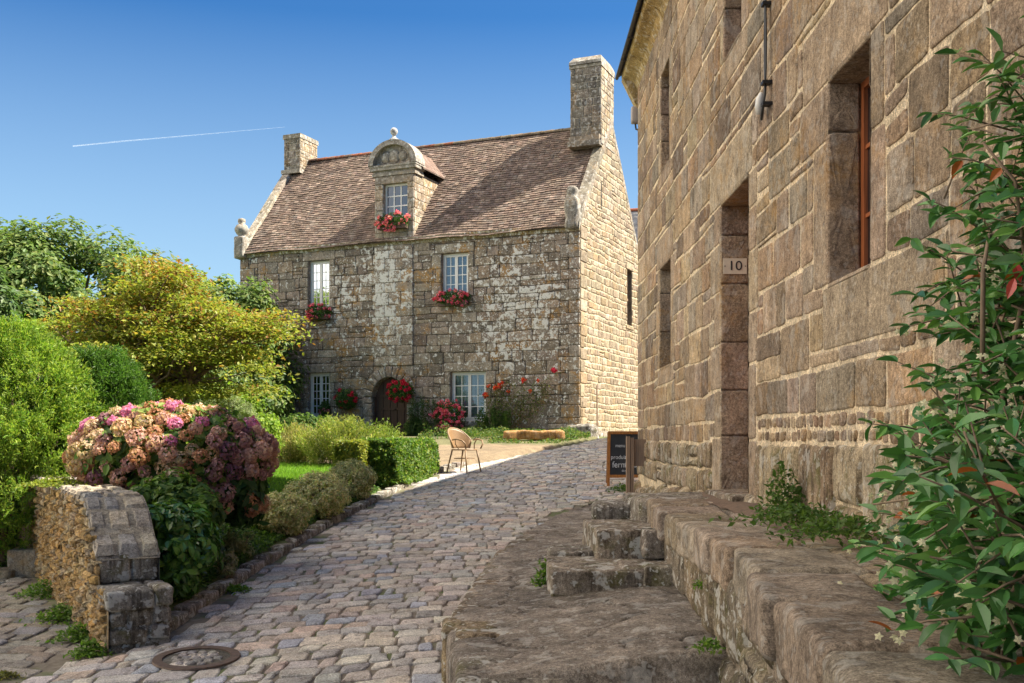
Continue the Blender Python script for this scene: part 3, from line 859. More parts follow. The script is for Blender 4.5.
# end pier, two stages
gcol = [(.27,.235,.195),(.31,.27,.22),(.34,.30,.25),(.23,.20,.17)]
WROT = math.atan2(WN[1], WN[0])
def pr(h0,h1,t0,t1,z0,z1,c=None):
    a = lp((t0+t1)/2, (z0+z1)/2, -(h0+h1)/2)
    rock(mb, a, (h1-h0-.008,t1-t0-.008,z1-z0-.008), WROT, .014, .03, 10, c or pick(gcol,.2), fr=6)
def fill(h0,h1,t0,t1,z0,z1):
    v = [lp(t,z,-h) for z in (z0,z1) for t,h in ((t0,h0),(t0,h1),(t1,h1),(t1,h0))]
    mb.add(v, [(0,1,2,3),(4,5,6,7),(0,1,5,4),(1,2,6,5),(2,3,7,6),(3,0,4,7)], (.30,.26,.20))
fill(.02,.44,.02,.5,-1.9,-1.14); fill(.02,.44,.47,1.2,-1.3,-.9)
for a in ((0,.22,0,.46,-1.80,-1.53),(.22,.46,.02,.46,-1.80,-1.50),(.0,.28,0,.46,-1.53,-1.40),(.28,.45,.0,.46,-1.50,-1.38),(.0,.14,.0,.46,-1.40,-1.27),(.14,.31,.01,.46,-1.40,-1.26),(.31,.46,0,.46,-1.38,-1.25)): pr(*a)
pr(-.02,.33,-.03,.47,-1.27,-1.11,(.25,.23,.20)); pr(.33,.48,-.02,.47,-1.25,-1.10,(.36,.32,.27))
pr(0,.24,.44,.9,-1.12,-.89); pr(.24,.46,.45,.9,-1.12,-.88); pr(.0,.46,.7,1.3,-1.3,-.92)
mb.build('pier', M_rough, lw, smooth=True)
mb = MB()
def slab(t0, t1, h0, h1, c):
    n_ = 6; v = []
    for i in range(n_+1):
        for j in range(n_+1):
            t_ = t0+(t1-t0)*i/n_; h_ = h0+(h1-h0)*j/n_
            e = min(i, n_-i, j, n_-j)
            b_ = lp(t_, wtop(t_)+(.03 if e > 0 else -.03)+.014*noise.noise(Vector((t_*5, h_*5, 0))), -h_)
            v.append(b_)
    k = n_+1
    mb.add(v, [(i*k+j, i*k+j+1, (i+1)*k+j+1, (i+1)*k+j) for i in range(n_) for j in range(n_)], c)
t = .44
while t < 5.1:
    L = random.uniform(.16,.3)
    hs = sorted([random.uniform(.10,.18), random.uniform(.25,.34)])
    e = [-.03]+hs+[.47]
    for a, b in zip(e[:-1], e[1:]): slab(t+random.uniform(0,.015), t+L-.012, a+.006, b-.006, pick([(.42,.36,.27),(.38,.33,.26),(.34,.31,.28),(.46,.39,.28)], .12))
    t += L
v = [lp(a, wtop(a)+.008, -h_) for a in np.arange(.44, 5.3, .1) for h_ in (-.02, .46)]
mb.add(v, [(2*i,2*i+2,2*i+3,2*i+1) for i in range(len(v)//2-1)], (.36,.31,.23))
ta = np.arange(.44, 5.3, .15); mb.add([lp(a, z, -.455) for a in ta for z in (-1.8, wtop(a))], [(2*i,2*i+2,2*i+3,2*i+1) for i in range(len(ta)-1)], (.25,.2,.15))
mb.build('wall_top', M_gable, lw)
# two small stone steps at the foot of the far end
s2 = thing('garden_steps', 'two small stone steps at the far end of the ochre rubble wall', 'steps', (-5.5, 11.9, -1.5))
for c_, s_ in (((-5.66,11.75,-1.50),(.34,.4,.15)),((-5.42,11.9,-1.38),(.34,.42,.34))):
    mb = MB(); rock(mb, c_, s_, .1, .01, .02, 5, (.42,.33,.22)); mb.build('step', M_rubble, s2, smooth=True)
mb = MB()
fence_ = thing('timber_panel', 'narrow weathered board panel standing behind the far end of the rubble wall', 'panel', (-5.45,12.2,-1.4))
for k in range(3): mb.box((-5.62+k*.11,12.15,-1.4),(-5.52+k*.11,12.18,-.62+.02*k))
mb.build('board', M_post, fence_)

# ------------------------------------------------------------------ the old house
def H(s, w, z): return tuple(HO+HU*s+HW*w+V3((0,0,z)))
SL = 12.1; DP = 6.08; EZ = 6.3; RZ = 9.95; RW = DP/2
hs = thing('stone_house', 'old granite manor house with brown tiled roof, dormer and arched door', 'house', H(6, 0, .05))
fpl = lambda u, v, h: H(u, -h, v)
uW1 = (8.579, 4.28, 9.384, 5.84); uW2 = (3.621, 4.40, 4.526, 5.75)
lW1 = (8.579, .75, 9.384, 2.18); lW2 = (3.027, .58, 4.217, 2.09)
DR = (5.70, -.1, 7.015, 2.03); dcx, dcr, dcz = 6.357, .6575, 1.372
fops = [uW1, uW2, lW1, lW2, DR]
fc = [(.33,.275,.215),(.29,.24,.185),(.36,.30,.24),(.26,.215,.17),(.38,.32,.255),(.34,.265,.19)]
ftr = [(.38,.32,.25),(.35,.30,.235),(.41,.35,.28)]
def lich_f(s, z):
    a = math.exp(-((s-1.6)/1.5)**2-((z-3.6)/2.0)**2)*1.0
    b = math.exp(-((s-6.15)/.75)**4)*sm((z-2.0)/1.5)*.85
    c = math.exp(-((s-7.8)/1.2)**2-((z-4.4)/1.0)**2)*.6
    return min(.95, .22+max(a, b, c)*.7)
mb = MB(lich_f)
mb.alpha = 0; backing(mb, fpl, 0, SL, -.6, EZ, fops, .28, (.15,.125,.10), (.28,.24,.2))
mb.add([H(SL,0,-.6),H(SL,DP,-.6),H(SL,DP,EZ),H(SL,RW,RZ-.05),H(SL,0,EZ)], [(0,1,2,3,4)], (.3,.26,.22))
mb.add([H(0,DP,-.6),H(SL,DP,-.6),H(SL,DP,EZ),H(0,DP,EZ)], [(0,1,2,3)], (.3,.26,.22))
S2 = []
for o in (uW1,uW2,lW1,lW2):
    S2.append((o[0]-.22,o[3],o[2]+.22,o[3]+.3)); S2.append((o[0]-.15,o[1]-.2,o[2]+.15,o[1]))
    z = o[1]; k = 0
    while z < o[3]-.01:
        z2 = min(z+random.uniform(.3,.5), o[3]); 
        if o[3]-z2 < .12: z2 = o[3]
        wv = (.2,.34)[k % 2]
        S2.append((o[0]-wv,z,o[0],z2)); S2.append((o[2],z,o[2]+(.54-wv),z2)); z = z2; k += 1
for q in S2: stone(mb, fpl, q, ftr, .028, .008, .004, seg=.15)
# quoins at both corners
z = -.3; k = 0
while z < EZ-.05:
    z2 = min(z+random.uniform(.28,.4), EZ); wv = (.35,.6)[k % 2]
    for q in ((.0,z,wv,z2),(SL-wv,z,SL,z2)): S2.append(q); stone(mb, fpl, q, fc, .028, .007, .004, seg=.15)
    z = z2; k += 1
# arch voussoirs
archbox = (DR[0]-.30, -.3, DR[2]+.30, 2.33)
nv = 11
for k in range(nv):
    a0, a1 = PI*k/nv, PI*(k+1)/nv
    r0, r1 = dcr-.05, dcr+.30
    q = [(dcx+r0*math.cos(a0), dcz+r0*math.sin(a0)), (dcx+r1*math.cos(a0), dcz+r1*math.sin(a0)), (dcx+r1*math.cos((a0+a1)/2)*1.0, dcz+r1*math.sin((a0+a1)/2)*1.01), (dcx+r1*math.cos(a1), dcz+r1*math.sin(a1)), (dcx+r0*math.cos(a1), dcz+r0*math.sin(a1))]
    block(mb, q, fpl, .06, .025, .004, pick(ftr,.1), .006, cr=.015)
    # soffit of the arch
    p = [H(dcx+r0*math.cos(a), w, dcz+r0*math.sin(a)) for w in (-.04,.3) for a in np.linspace(a0, a1, 4)]
    mb.add(p, [(i,i+1,5+i,4+i) for i in range(3)], pick(ftr,.1))
for sgn, xe in ((-1, DR[0]), (1, DR[2])):
    z = -.1
    while z < dcz-.01:
        z2 = min(z+random.uniform(.35,.5), dcz)
        q = (xe-.30, z, xe+.04, z2) if sgn < 0 else (xe-.04, z, xe+.30, z2)
        stone(mb, fpl, q, ftr, .05, .008, .004); z = z2
masonry(mb, fpl, 0, SL, -.3, EZ-.17, (.23,.38), (.32,.85), fops+S2+[(dcx-dcr-.22,-.3,dcx+dcr+.22,dcz+dcr*.9)], [], fc, .020, .014, .013, .009, .03, .22, seg=.15, split=.12, cr=.035)
# shallow projecting pier between door and dormer
z = 2.34; k = 0
while z < 6.1:
    z2 = min(z+random.uniform(.26,.40), 6.12); xs = [5.5, 5.5+(.42,.62)[k % 2], 6.85-(.5,.34)[k % 2], 6.85]
    for a, b in zip(xs[:-1], xs[1:]):
        q = (a, z, b, z2); block(mb, [(q[0],q[1]),(q[2],q[1]),(q[2],q[3]),(q[0],q[3])], lambda u,v,h: H(u, -h-.045, v), .022, .015, .008, pick(ftr,.18), .007, seg=.15)
    z = z2; k += 1
mb.box((5.505,-.05,2.36),(6.845,0,6.12),(.17,.145,.115),M=lambda x,y,z: H(x,y,z))
# eaves cornice
s_ = .0
while s_ < SL-.01:
    L = min(random.uniform(.6,1.0), SL-s_)
    v = []
    for ss in (s_+.003, s_+L-.003):
        for (w_, z_) in ((.0,EZ-.17),(-.04,EZ-.165),(-.06,EZ-.08),(-.12,EZ-.04),(-.13,EZ+.02),(.1,EZ+.05)): v.append(H(ss,w_,z_))
    mb.add(v, [(i,i+1,7+i,6+i) for i in range(5)]+[tuple(range(6)), tuple(range(11,5,-1))], pick([(.40,.33,.20),(.36,.30,.19)],.1)); s_ += L
mb.build('front_wall', M_facade, hs)
# gable wall
mb = MB(); gpl = lambda u, v, h: H(-h, u, v)
gwin = (4.75, 3.85, 5.33, 5.7); gsl = (1.93, 7.15, 2.02, 8.0)
GM = (.66,.56,.39)
backing(mb, gpl, 0, DP, -.6, EZ, [gwin], .2, GM, (.3,.25,.18))
ov = .28
mb.add([gpl(0,EZ,0),gpl(DP,EZ,0),gpl(RW,RZ+ov,0)], [(0,1,2)], GM)
sl = (RZ-EZ)/RW
clips = [(-sl, 1, EZ+ov*.9), (sl, 1, EZ+sl*DP+ov*.9)]
gc = [(.40,.31,.20),(.36,.28,.19),(.43,.35,.24),(.33,.26,.18),(.38,.28,.165),(.45,.37,.27)]
z = -.3; k = 0; S3 = []
while z < EZ-.05:
    z2 = min(z+random.uniform(.28,.4), EZ); wv = (.6,.35)[k % 2]
    q = (.0,z,wv,z2); S3.append(q); stone(mb, gpl, q, gc, .025, .01, .004, seg=.15); z = z2; k += 1
for q in ((gwin[0]-.15,gwin[3],gwin[2]+.15,gwin[3]+.25),(gwin[0]-.15,gwin[1]-.15,gwin[2]+.15,gwin[1])): S3.append(q); stone(mb, gpl, q, gc, .03, .01, .004)
masonry(mb, gpl, 0, DP, -.3, RZ+.4, (.14,.25), (.2,.5), [gwin, gsl]+S3, clips, gc, .016, .018, .013, .015, .03, .18, seg=.12, split=.1, cr=.035)
mb.box((0,0,0),(1,1,1),(.02,.02,.02),M=lambda a,b,c: gpl(gsl[0]+a*(gsl[2]-gsl[0]), gsl[1]+b*(gsl[3]-gsl[1]), .004*c-.004*(1-c)))
mb.build('gable_wall', M_gable, hs)
# gable copings (raised verge stones), both ends, front and back slopes
for sA in (-.02, SL-.30):
    mb = MB()
    for side in (0, 1):
        t = 0.0
        while t < .985:
            L = random.uniform(.09,.14); t2 = min(t+L, 1)
            v = []
            for tt in (t+.001, t2-.001):
                w_ = (-.12+(RW+.12)*tt) if side == 0 else (DP+.12-(RW+.12)*tt); z_ = EZ-.12*sl+.1+(RZ-EZ+.12*sl)*tt
                for (ds, dz) in ((0,-.1),(0,.17),(.02,.21),(.30,.21),(.32,.17),(.32,-.1)): v.append(H(sA+ds, w_, z_+dz+random.uniform(-.008,.008)))
            mb.add(v, [(i,(i+1)%6,6+(i+1)%6,6+i) for i in range(6)]+[tuple(range(6)), tuple(range(11,5,-1))], pick([(.30,.26,.20),(.26,.225,.175),(.34,.29,.22)] if sA < 1 else [(.42,.36,.28),(.38,.33,.26)],.15))
            t = t2
    mb.build('coping', M_trim, hs)
# roof: every tile laid course by course
mb = MB()
tc = [(.215,.150,.115),(.19,.135,.105),(.24,.17,.13),(.165,.12,.098),(.22,.16,.125),(.27,.20,.155)]
slen = math.hypot(RW+.17, (RZ-EZ)+.17*sl); nrow = 46
nrm_ = V3((0, -(RZ-EZ), RW)); nl = math.hypot(RZ-EZ, RW)
def rf(s, t, h, side=0):
    w_ = -.17+(RW+.17)*t; z_ = EZ-.17*sl+.12+(RZ-EZ+.17*sl)*t
    w_ -= h*(RZ-EZ)/nl; z_ += h*RW/nl
    z_ += .07*noise.noise(Vector((s*.5, t*3, 0)))        # old roof, gently sagging
    if side: w_ = DP-w_
    return H(s, w_, z_)
for side in (0, 1):
    for r_ in range(nrow):
        t0, t1 = r_/nrow, (r_+1.25)/nrow
        s_ = .28-random.uniform(0,.1); wd = .17 if side == 0 else .6
        while s_ < SL-.28:
            a, b = max(s_, .28), min(s_+wd-.006, SL-.28)
            if b-a > .02:
                h1 = random.uniform(.022,.036); h0 = .004; ls = random.uniform(-.12,.12)/nrow
                v = [rf(a,t0+ls,h1,side),rf(b,t0+ls,h1+random.uniform(-.004,.004),side),rf(b,t1,h0,side),rf(a,t1,h0,side),rf(a,t0+ls,0,side),rf(b,t0+ls,0,side)]
                c = pick(tc,.2)
                if random.random() < .05: c = c*1.5+.02
                mb.add(v, [(0,1,2,3),(4,5,1,0)], c)
            s_ += wd
    mb.add([rf(.0,0,-.01,side),rf(SL,0,-.01,side),rf(SL,1,-.01,side),rf(.0,1,-.01,side)], [(0,1,2,3)], (.1,.07,.05))
roof = mb.build('roof', M_tile, hs)
mb = MB(); s_ = .9
while s_ < SL-.9:
    L = .36; a = s_; zz = RZ+.10
    v = []
    for ss, rr in ((a,.13),(a+L+.02,.115)):
        for k in range(7):
            an = PI*k/6; v.append(H(ss, RW-rr*math.cos(an), zz-.04+rr*math.sin(an)*.9))
    mb.add(v, [(k,k+1,8+k,7+k) for k in range(6)]+[tuple(range(7)), tuple(range(7,14))], pick([(.28,.10,.05),(.20,.12,.08),(.24,.17,.10)],.2) if s_ > 5.5 else pick([(.22,.16,.10),(.19,.15,.10)],.2)); s_ += L
mb.build('ridge_tiles', M_tile, roof)
# windows
def hwin(o, cols, rows, d=.13, cur=True, open_=False):
    s0, z0, s1, z1 = o; t = .055
    B = lambda m, a, b, c, e, w0, w1: m.box((a,w0,b),(c,w1,e), M=lambda x,y,z: H(x,y,z))
    m = MB(); B(m,s0,z0,s0+t,z1,d,d+.06); B(m,s1-t,z0,s1,z1,d,d+.06); B(m,s0+t,z1-t,s1-t,z1,d,d+.06); B(m,s0+t,z0,s1-t,z0+t*1.4,d,d+.06)
    fr = m.build('window', M_white, hs)
    mid = (s0+s1)/2
    for a, b in ((s0+t, mid-.002), (mid+.002, s1-t)):
        m = MB(); f = .045; zb = z0+t*1.4
        B(m,a,zb,a+f,z1-t,d-.012,d+.04); B(m,b-f,zb,b,z1-t,d-.012,d+.04); B(m,a+f,z1-t-f,b-f,z1-t,d-.012,d+.04); B(m,a+f,zb,b-f,zb+f,d-.012,d+.04)
        for k in range(1, cols): x = a+f+(b-a-2*f)*k/cols; B(m,x-.012,zb+f,x+.012,z1-t-f,d+.004,d+.03)
        for k in range(1, rows):
            z = zb+f+(z1-t-f-zb-f)*k/rows
            B(m,a+f,z-.012,b-f,z+.012,d+.002,d+.032)
        m.build('casement', M_white, fr)
    m = MB(); B(m,s0+t,z0+t,s1-t,z1-t,d+.014,d+.017); m.build('glass', M_glass, fr)
    if cur:
        m = MB(); n_ = 60; v = []
        for i in range(n_+1):
            ss = s0+(s1-s0)*i/n_; ww = d+.10+.018*math.sin(i*1.25)+.01*math.sin(i*.37)
            gap_ = 0
            v += [H(ss, ww, z0+.02), H(ss, ww, z1-.02)]
        m.add(v, [(2*i,2*i+2,2*i+3,2*i+1) for i in range(n_) if not 28 < i < 31]); m.build('curtain', M_curtain, fr)
hwin(uW1,2,5); hwin(uW2,2,4); hwin(lW1,2,5); hwin(lW2,2,4)
# gable window and its frame
m = MB(); Bg = lambda a,b,c,e,s0,s1: m.box((s0,a,b),(s1,c,e), M=lambda s,w,z: H(s,w,z))
Bg(gwin[0],gwin[1],gwin[0]+.06,gwin[3],.12,.17); Bg(gwin[2]-.06,gwin[1],gwin[2],gwin[3],.12,.17); Bg(gwin[0]+.06,4.7,gwin[2]-.06,4.78,.12,.17)
gw = m.build('window', M_post, hs); m = MB(); Bg(gwin[0],gwin[1],gwin[2],gwin[3],.18,.19); m.build('pane', M_dglass, gw)
# arched panelled door
m = MB(); pts = [(DR[0]-.03,-.1),(DR[2]+.03,-.1)]+[(dcx+(dcr+.03)*math.cos(a), dcz+(dcr+.03)*math.sin(a)) for a in np.linspace(0, PI, 20)]
k = len(pts)
m.add([H(a,.22,b) for a,b in pts]+[H(a,.28,b) for a,b in pts], [tuple(range(k)), tuple(range(2*k-1,k-1,-1))]+[(i,(i+1)%k,k+(i+1)%k,k+i) for i in range(k)])
bar = lambda a,b,c,e,w0=.195: m.box((a,w0,b),(c,.22,e), M=lambda x,y,z: H(x,y,z))
nc = 5
for i in range(nc+1):
    x = DR[0]+.02+(DR[2]-DR[0]-.04)*i/nc; zt = dcz+math.sqrt(max(0, dcr**2-(x-dcx)**2))-.02
    bar(x-.028, -.05, x+.028, max(zt, 1.35) if 0 < i < nc else 1.4)
for zz in (-.05,.45,.95,1.38): bar(DR[0], zz, DR[2], zz+.07, .19)
dd = m.build('door', M_door, hs)
m = MB(); lathe(m, [(.0,0),(.03,.005),(.035,.03),(.0,.05)], H(6.25,.17,.95), 10); m.build('handle', M_iron, dd)
# dormer
dm = MB(); dS0, dS1 = 5.47, 6.87; dw = (5.70, 7.02, 6.56, 8.08)
dpl = lambda u,v,h: H(u, -.03-h, v)
backing(dm, dpl, dS0, dS1, 6.1, 8.35, [dw], .25, (.36,.32,.26))
for side in (dS0, dS1):
    dm.add([H(side,-.03,6.1),H(side,-.03,8.4),H(side,1.95,8.4),H(side,.2,6.1)], [(0,1,2,3)], (.42,.36,.27))
masonry(dm, lambda u,v,h: H(dS0-h, u, v), -.03, 1.9, 6.25, 8.38, (.2,.3), (.3,.5), [], [(-1.2, 1, 6.45)] if False else [(1.2,-1,-6.1)], gc, .015, .015, .01, .008, .01, .2)
z = 6.2
while z < 8.05:
    z2 = min(z+random.uniform(.28,.42), 8.08)
    stone(dm, dpl, (dS0,z,dw[0],z2), ftr, .03,.006); stone(dm, dpl, (dw[2],z,dS1,z2), ftr, .03,.006)
    if z < 6.9: stone(dm, dpl, (dw[0],z,dw[2],min(z2,dw[1])), ftr, .025,.006)
    z = z2
stone(dm, dpl, (dS0,8.08,dS1,8.33), ftr, .03,.004)
for (z0,z1,pr_) in ((8.33,8.42,.07),(8.42,8.50,.04),(8.50,8.60,.12),(8.60,8.66,.14)):
    dm.box((dS0-pr_,-.03-pr_,z0),(dS1+pr_,.5,z1),(.37,.33,.27), M=lambda x,y,z: H(x,y,z))
# curved pediment
pcx, pr_o, zb = (dS0+dS1)/2, .86, 8.66
ph = .77
arc = [(pcx+pr_o*math.cos(a), zb+ph*math.sin(a)) for a in np.linspace(0, PI, 25)]
arci = [(pcx+(pr_o-.17)*math.cos(a), zb+(ph-.16)*math.sin(a)) for a in np.linspace(0, PI, 25)]
k = 25
dm.add([H(a,-.02,b) for a,b in arci]+[H(pcx,-.02,zb)], [(i,i+1,k) for i in range(k-1)], (.33,.29,.24))
dm.add([H(a,-.20,b) for a,b in arc]+[H(a,-.20,b) for a,b in arci]+[H(a,.4,b) for a,b in arc]+[H(a,-.02,b) for a,b in arci], [(i,i+1,k+i+1,k+i) for i in range(k-1)]+[(i,i+1,2*k+i+1,2*k+i) for i in range(k-1)]+[(k+i,k+i+1,3*k+i+1,3*k+i) for i in range(k-1)], (.36,.32,.27))
for (sx, rr) in ((-.30,.15),(.0,.20),(.30,.17)):         # worn carving in the tympanum
    t_, f_ = rock_template(5); q = t_/np.linalg.norm(t_,axis=1,keepdims=True)
    dm.add([H(pcx+sx+rr*p[0], -.02-.07*p[1], zb+.26+rr*p[2]*1.1) for p in q], f_, (.36,.33,.28))
dorm = dm.build('dormer', M_trim, hs)
m = MB(); c0 = H(pcx,-.05,zb+ph-.02)
lathe(m, [(.16,-.05),(.15,.05),(.08,.09),(.05,.16),(.06,.18),(.10,.22),(.125,.29),(.10,.37),(.05,.41),(.0,.42)], c0, 16); m.build('finial', M_trim, dorm, smooth=True)
m = MB()
for (sa, za, sb, zb_) in ((dS0-.18,8.52,pcx,9.42),(dS1+.18,8.52,pcx,9.42)):
    for h_ in (0,.05): m.add([H(sa,.25,za+h_),H(sb,.25,zb_+h_),H(sb,2.75,zb_+h_),H(sa,2.0,za+h_)], [(0,1,2,3)], (.2,.13,.1))
    m.add([H(sa,.25,za),H(sa,.25,za+.05),H(sa,2.0,za+.05),H(sa,2.0,za)], [(0,1,2,3)], (.12,.08,.06))
    m.add([H(sa,.26,za),H(sb,.26,zb_),H(sb,.26,za)], [(0,1,2)], (.3,.25,.2))
m.build('dormer_roof', M_tile, dorm)
m = MB(); s0,z0,s1,z1 = dw; B = lambda a,b,c,e,w0,w1: m.box((a,w0,b),(c,w1,e), M=lambda x,y,z: H(x,y,z)); t=.06
B(s0,z0,s0+t,z1,.10,.16); B(s1-t,z0,s1,z1,.10,.16); B(s0+t,z1-t,s1-t,z1,.10,.16); B(s0+t,z0,s1-t,z0+t,.10,.16)
for k in (1,2): x = s0+t+(s1-s0-2*t)*k/3; B(x-.018,z0+t,x+.018,z1-t,.11,.15)
for k in (1,2): z = z0+t+(z1-z0-2*t)*k/3; B(s0+t,z-.018,s1-t,z+.018,.112,.148)
m.build('dormer_window', M_white, dorm)
m = MB(); B(s0+t,z0+t,s1-t,z1-t,.13,.135); m.build('dormer_glass', M_bglass, dorm)
# chimneys
def chimney(s0, s1, w0, w1, zb, zt, capz):
    m = MB(); ci = (.30,.26,.21)
    m.box((s0,w0,zb),(s1,w1,zt), (.46,.40,.31), M=lambda x,y,z: H(x,y,z))
    cc = [(.24,.21,.17),(.20,.18,.145),(.27,.235,.19),(.17,.15,.125)]
    masonry(m, lambda u,v,h: H(u,w0-h,v), s0, s1, zb, zt, (.22,.34), (.25,.55), [], [], cc, .015,.015,.006,.011,.0,.2)
    masonry(m, lambda u,v,h: H(s0-h,u,v), w0, w1, zb, zt, (.2,.3), (.2,.45), [], [], gc, .015,.015,.006,.011,.0,.2)
    masonry(m, lambda u,v,h: H(s1+h,u,v), w0, w1, zb, zt, (.2,.3), (.2,.45), [], [], cc, .015,.015,.006,.011,.0,.2)
    ch = m.build('chimney', M_trim, hs)
    m = MB(); m.box((s0-.035,w0-.035,zt),(s1+.035,w1+.035,zt+.10),(.36,.32,.25),M=lambda x,y,z: H(x,y,z))
    if capz > .2:
        v = []
        for (e, zz) in ((.05,.10),(.04,.2),(-.08,.38),(-.16,.42)):
            for a,b in ((s0-e*.6,w0-e*1.6),(s1+e*.6,w0-e*1.6),(s1+e*.6,w1+e*1.6),(s0-e*.6,w1+e*1.6)): v.append(H(a,b,zt+zz))
        m.add(v, [(4*i+j,4*i+(j+1)%4,4*i+4+(j+1)%4,4*i+4+j) for i in range(3) for j in range(4)]+[(12,13,14,15)], (.34,.31,.26))
    else: m.box((s0-.03,w0-.03,zt+.10),(s1+.03,w1+.03,zt+.16),(.33,.29,.22),M=lambda x,y,z: H(x,y,z))
    m.build('chimney_cap', M_trim, ch)
    m = MB(); m.box((s0-.04,w0-.08,zb+.0),(s1+.08,w1+.04,zb+.0+.14),(.4,.36,.3),M=lambda x,y,z: H(x,y,z)); m.build('chimney_base', M_trim, ch)
    return ch
c1 = chimney(.02,1.02,2.02,3.32,9.2,11.62,.4)
m = MB(); m.box((.3,2.75,12.02),(.75,3.1,12.10),(.05,.05,.05),M=lambda x,y,z: H(x,y,z)); m.box((.35,2.8,11.95),(.40,3.05,12.02),(.05,.05,.05),M=lambda x,y,z: H(x,y,z)); m.box((.65,2.8,11.95),(.70,3.05,12.02),(.05,.05,.05),M=lambda x,y,z: H(x,y,z)); m.build('cowl', M_iron, c1)
m = MB(); m.box((-.0,1.78,9.12),(1.03,2.2,9.28),(.24,.21,.17),M=lambda x,y,z: H(x,y,z)); m.box((.03,1.86,9.28),(1.02,2.2,9.46),(.34,.28,.21),M=lambda x,y,z: H(x,y,z)); m.build('chimney_shoulder', M_trim, c1)
chimney(11.38,12.05,2.45,3.55,9.5,10.75,.1)
# kneelers with finials at the foot of the gable copings
m = MB(); rock(m, (12.0,-.05,6.45),(.40,.42,.75),0,.03,.08,8,(.36,.33,.28),M=lambda a,b,c: H(a,b,c))
kn = m.build('kneeler', M_trim, hs, smooth=True)
m = MB(); lathe(m, [(.16,0),(.17,.06),(.10,.10),(.17,.17),(.235,.28),(.235,.36),(.17,.47),(.10,.52),(.13,.58),(.12,.68),(.0,.72)], H(12.0,-.05,6.74), 16, (.36,.34,.29)); m.build('finial', M_trim, kn, smooth=True)
m = MB(); rock(m, (.22,-.03,6.65),(.42,.42,.95),0,.05,.12,9,(.33,.30,.25),M=lambda a,b,c: H(a,b,c)); rock(m, (.22,0,7.2),(.32,.34,.45),0,.04,.13,8,(.33,.30,.25),M=lambda a,b,c: H(a,b,c))
m.build('kneeler', M_trim, hs, smooth=True)

# foundation boulders at the corner of the house
bd = thing('footing_boulder', 'rough footing boulders at the sunlit corner of the old house', 'boulder', H(0,-.1,.0))
mb = MB(); rock(mb, (-.1,-.15,.1),(.9,.5,.75),0,.07,.16,10,(.28,.25,.21),M=lambda a,b,c: H(a,b,c)); rock(mb, (-.3,.9,.0),(.5,1.3,.5),0,.06,.14,10,(.30,.26,.21),M=lambda a,b,c: H(a,b,c))
mb.build('boulder', M_rough, bd, smooth=True)
pole = MB(); tube(pole, [H(-.45,.25,-.1),H(-.42,.3,1.6)], [.028,.022], 6); tag(pole.build('pole', M_post, base=H(-.45,.25,.0)), 'thin leaning wooden pole against the sunlit gable', 'pole')

# long stone bench by the house wall
bn = thing('stone_bench', 'long low orange lichened stone slab lying before the house wall', 'bench', (.55, 28.4, P(28.4)))
mb = MB(); rock(mb, (.58,28.4,P(28.4)+.20),(1.62,.42,.25),.12,.035,.06,12,(.50,.27,.10),fr=2.5); mb.build('slab', M_rubble, bn, smooth=True)
mb = MB()
for x_ in (.05,1.1): rock(mb, (x_,28.4,P(28.4)+.02),(.3,.3,.16),0,.02,.05,5,(.25,.21,.17))
mb.build('support', M_rough, bn, smooth=True)

# ------------------------------------------------------------------ neighbouring houses (they shade the street from the right)
def simple_house(label, A, B, depth, ez, rz, col, zb=-1.2):
    A, B = V3((*A,0)), V3((*B,0)); u = (B-A); L = np.linalg.norm(u); u /= L; n = V3((u[1],-u[0],0))
    Q = lambda a,b,z: tuple(A+u*a+n*b+V3((0,0,z)))
    t = thing('neighbour_house', label, 'house', Q(L/2, 0, zb))
    m = MB(); pl = lambda a,v,h: Q(a,-h,v)
    win = [(L*f-.45, z0, L*f+.45, z0+1.3) for f in (.2,.5,.8) for z0 in (zb+1.7, zb+4.2) if z0+1.3 < ez-.2]
    backing(m, pl, 0, L, zb, ez, win, .2, col)
    masonry(m, pl, 0, L, zb, ez, (.25,.4), (.4,.8), win, [], [col, tuple(c*.8 for c in col)], .02,.02,.01,.012,.02,.15)
    m.add([Q(0,0,zb),Q(0,depth,zb),Q(0,depth,ez),Q(0,depth/2,rz),Q(0,0,ez)], [(0,1,2,3,4)], col)
    m.add([Q(L,0,zb),Q(L,depth,zb),Q(L,depth,ez),Q(L,depth/2,rz),Q(L,0,ez)], [(0,1,2,3,4)], col)
    m.add([Q(0,depth,zb),Q(L,depth,zb),Q(L,depth,ez),Q(0,depth,ez)], [(0,1,2,3)], col)
    m.build('wall', M_gable, t)
    m = MB()
    for b0, b1 in ((-.2, depth/2), (depth+.2, depth/2)):
        for dz in (0,.06): m.add([Q(-.1,b0,ez-.1+dz),Q(L+.1,b0,ez-.1+dz),Q(L+.1,b1,rz+.03+dz),Q(-.1,b1,rz+.03+dz)], [(0,1,2,3)], (.07,.075,.09))
        m.add([Q(-.1,b0,ez-.1),Q(L+.1,b0,ez-.1),Q(L+.1,b0,ez-.04),Q(-.1,b0,ez-.04)], [(0,1,2,3)], (.06,.06,.07))
    r_ = m.build('roof', M_tile, t)
    m = MB(); tube(m, [Q(-.1,depth/2,rz+.08),Q(L+.1,depth/2,rz+.08)], .09, 8, (.38,.12,.06)); m.build('ridge', M_tile, r_)
    for q in win:
        m = MB(); m.box((q[0],.1,q[1]),(q[2],.14,q[3]),M=lambda x,y,z: Q(x,y,z)); m.build('window', M_dglass, t)
simple_house('plain stone house behind the granite building, out of sight from the street', (5.0,17.3), (7.4,27.4), 5.0, 6.5, 9.9, (.40,.33,.24))
simple_house('plain stone house opposite the old house gable, hidden by the granite building', (7.4,27.5), (11.0,37.0), 5.0, 6.6, 9.95, (.38,.32,.25), .0)
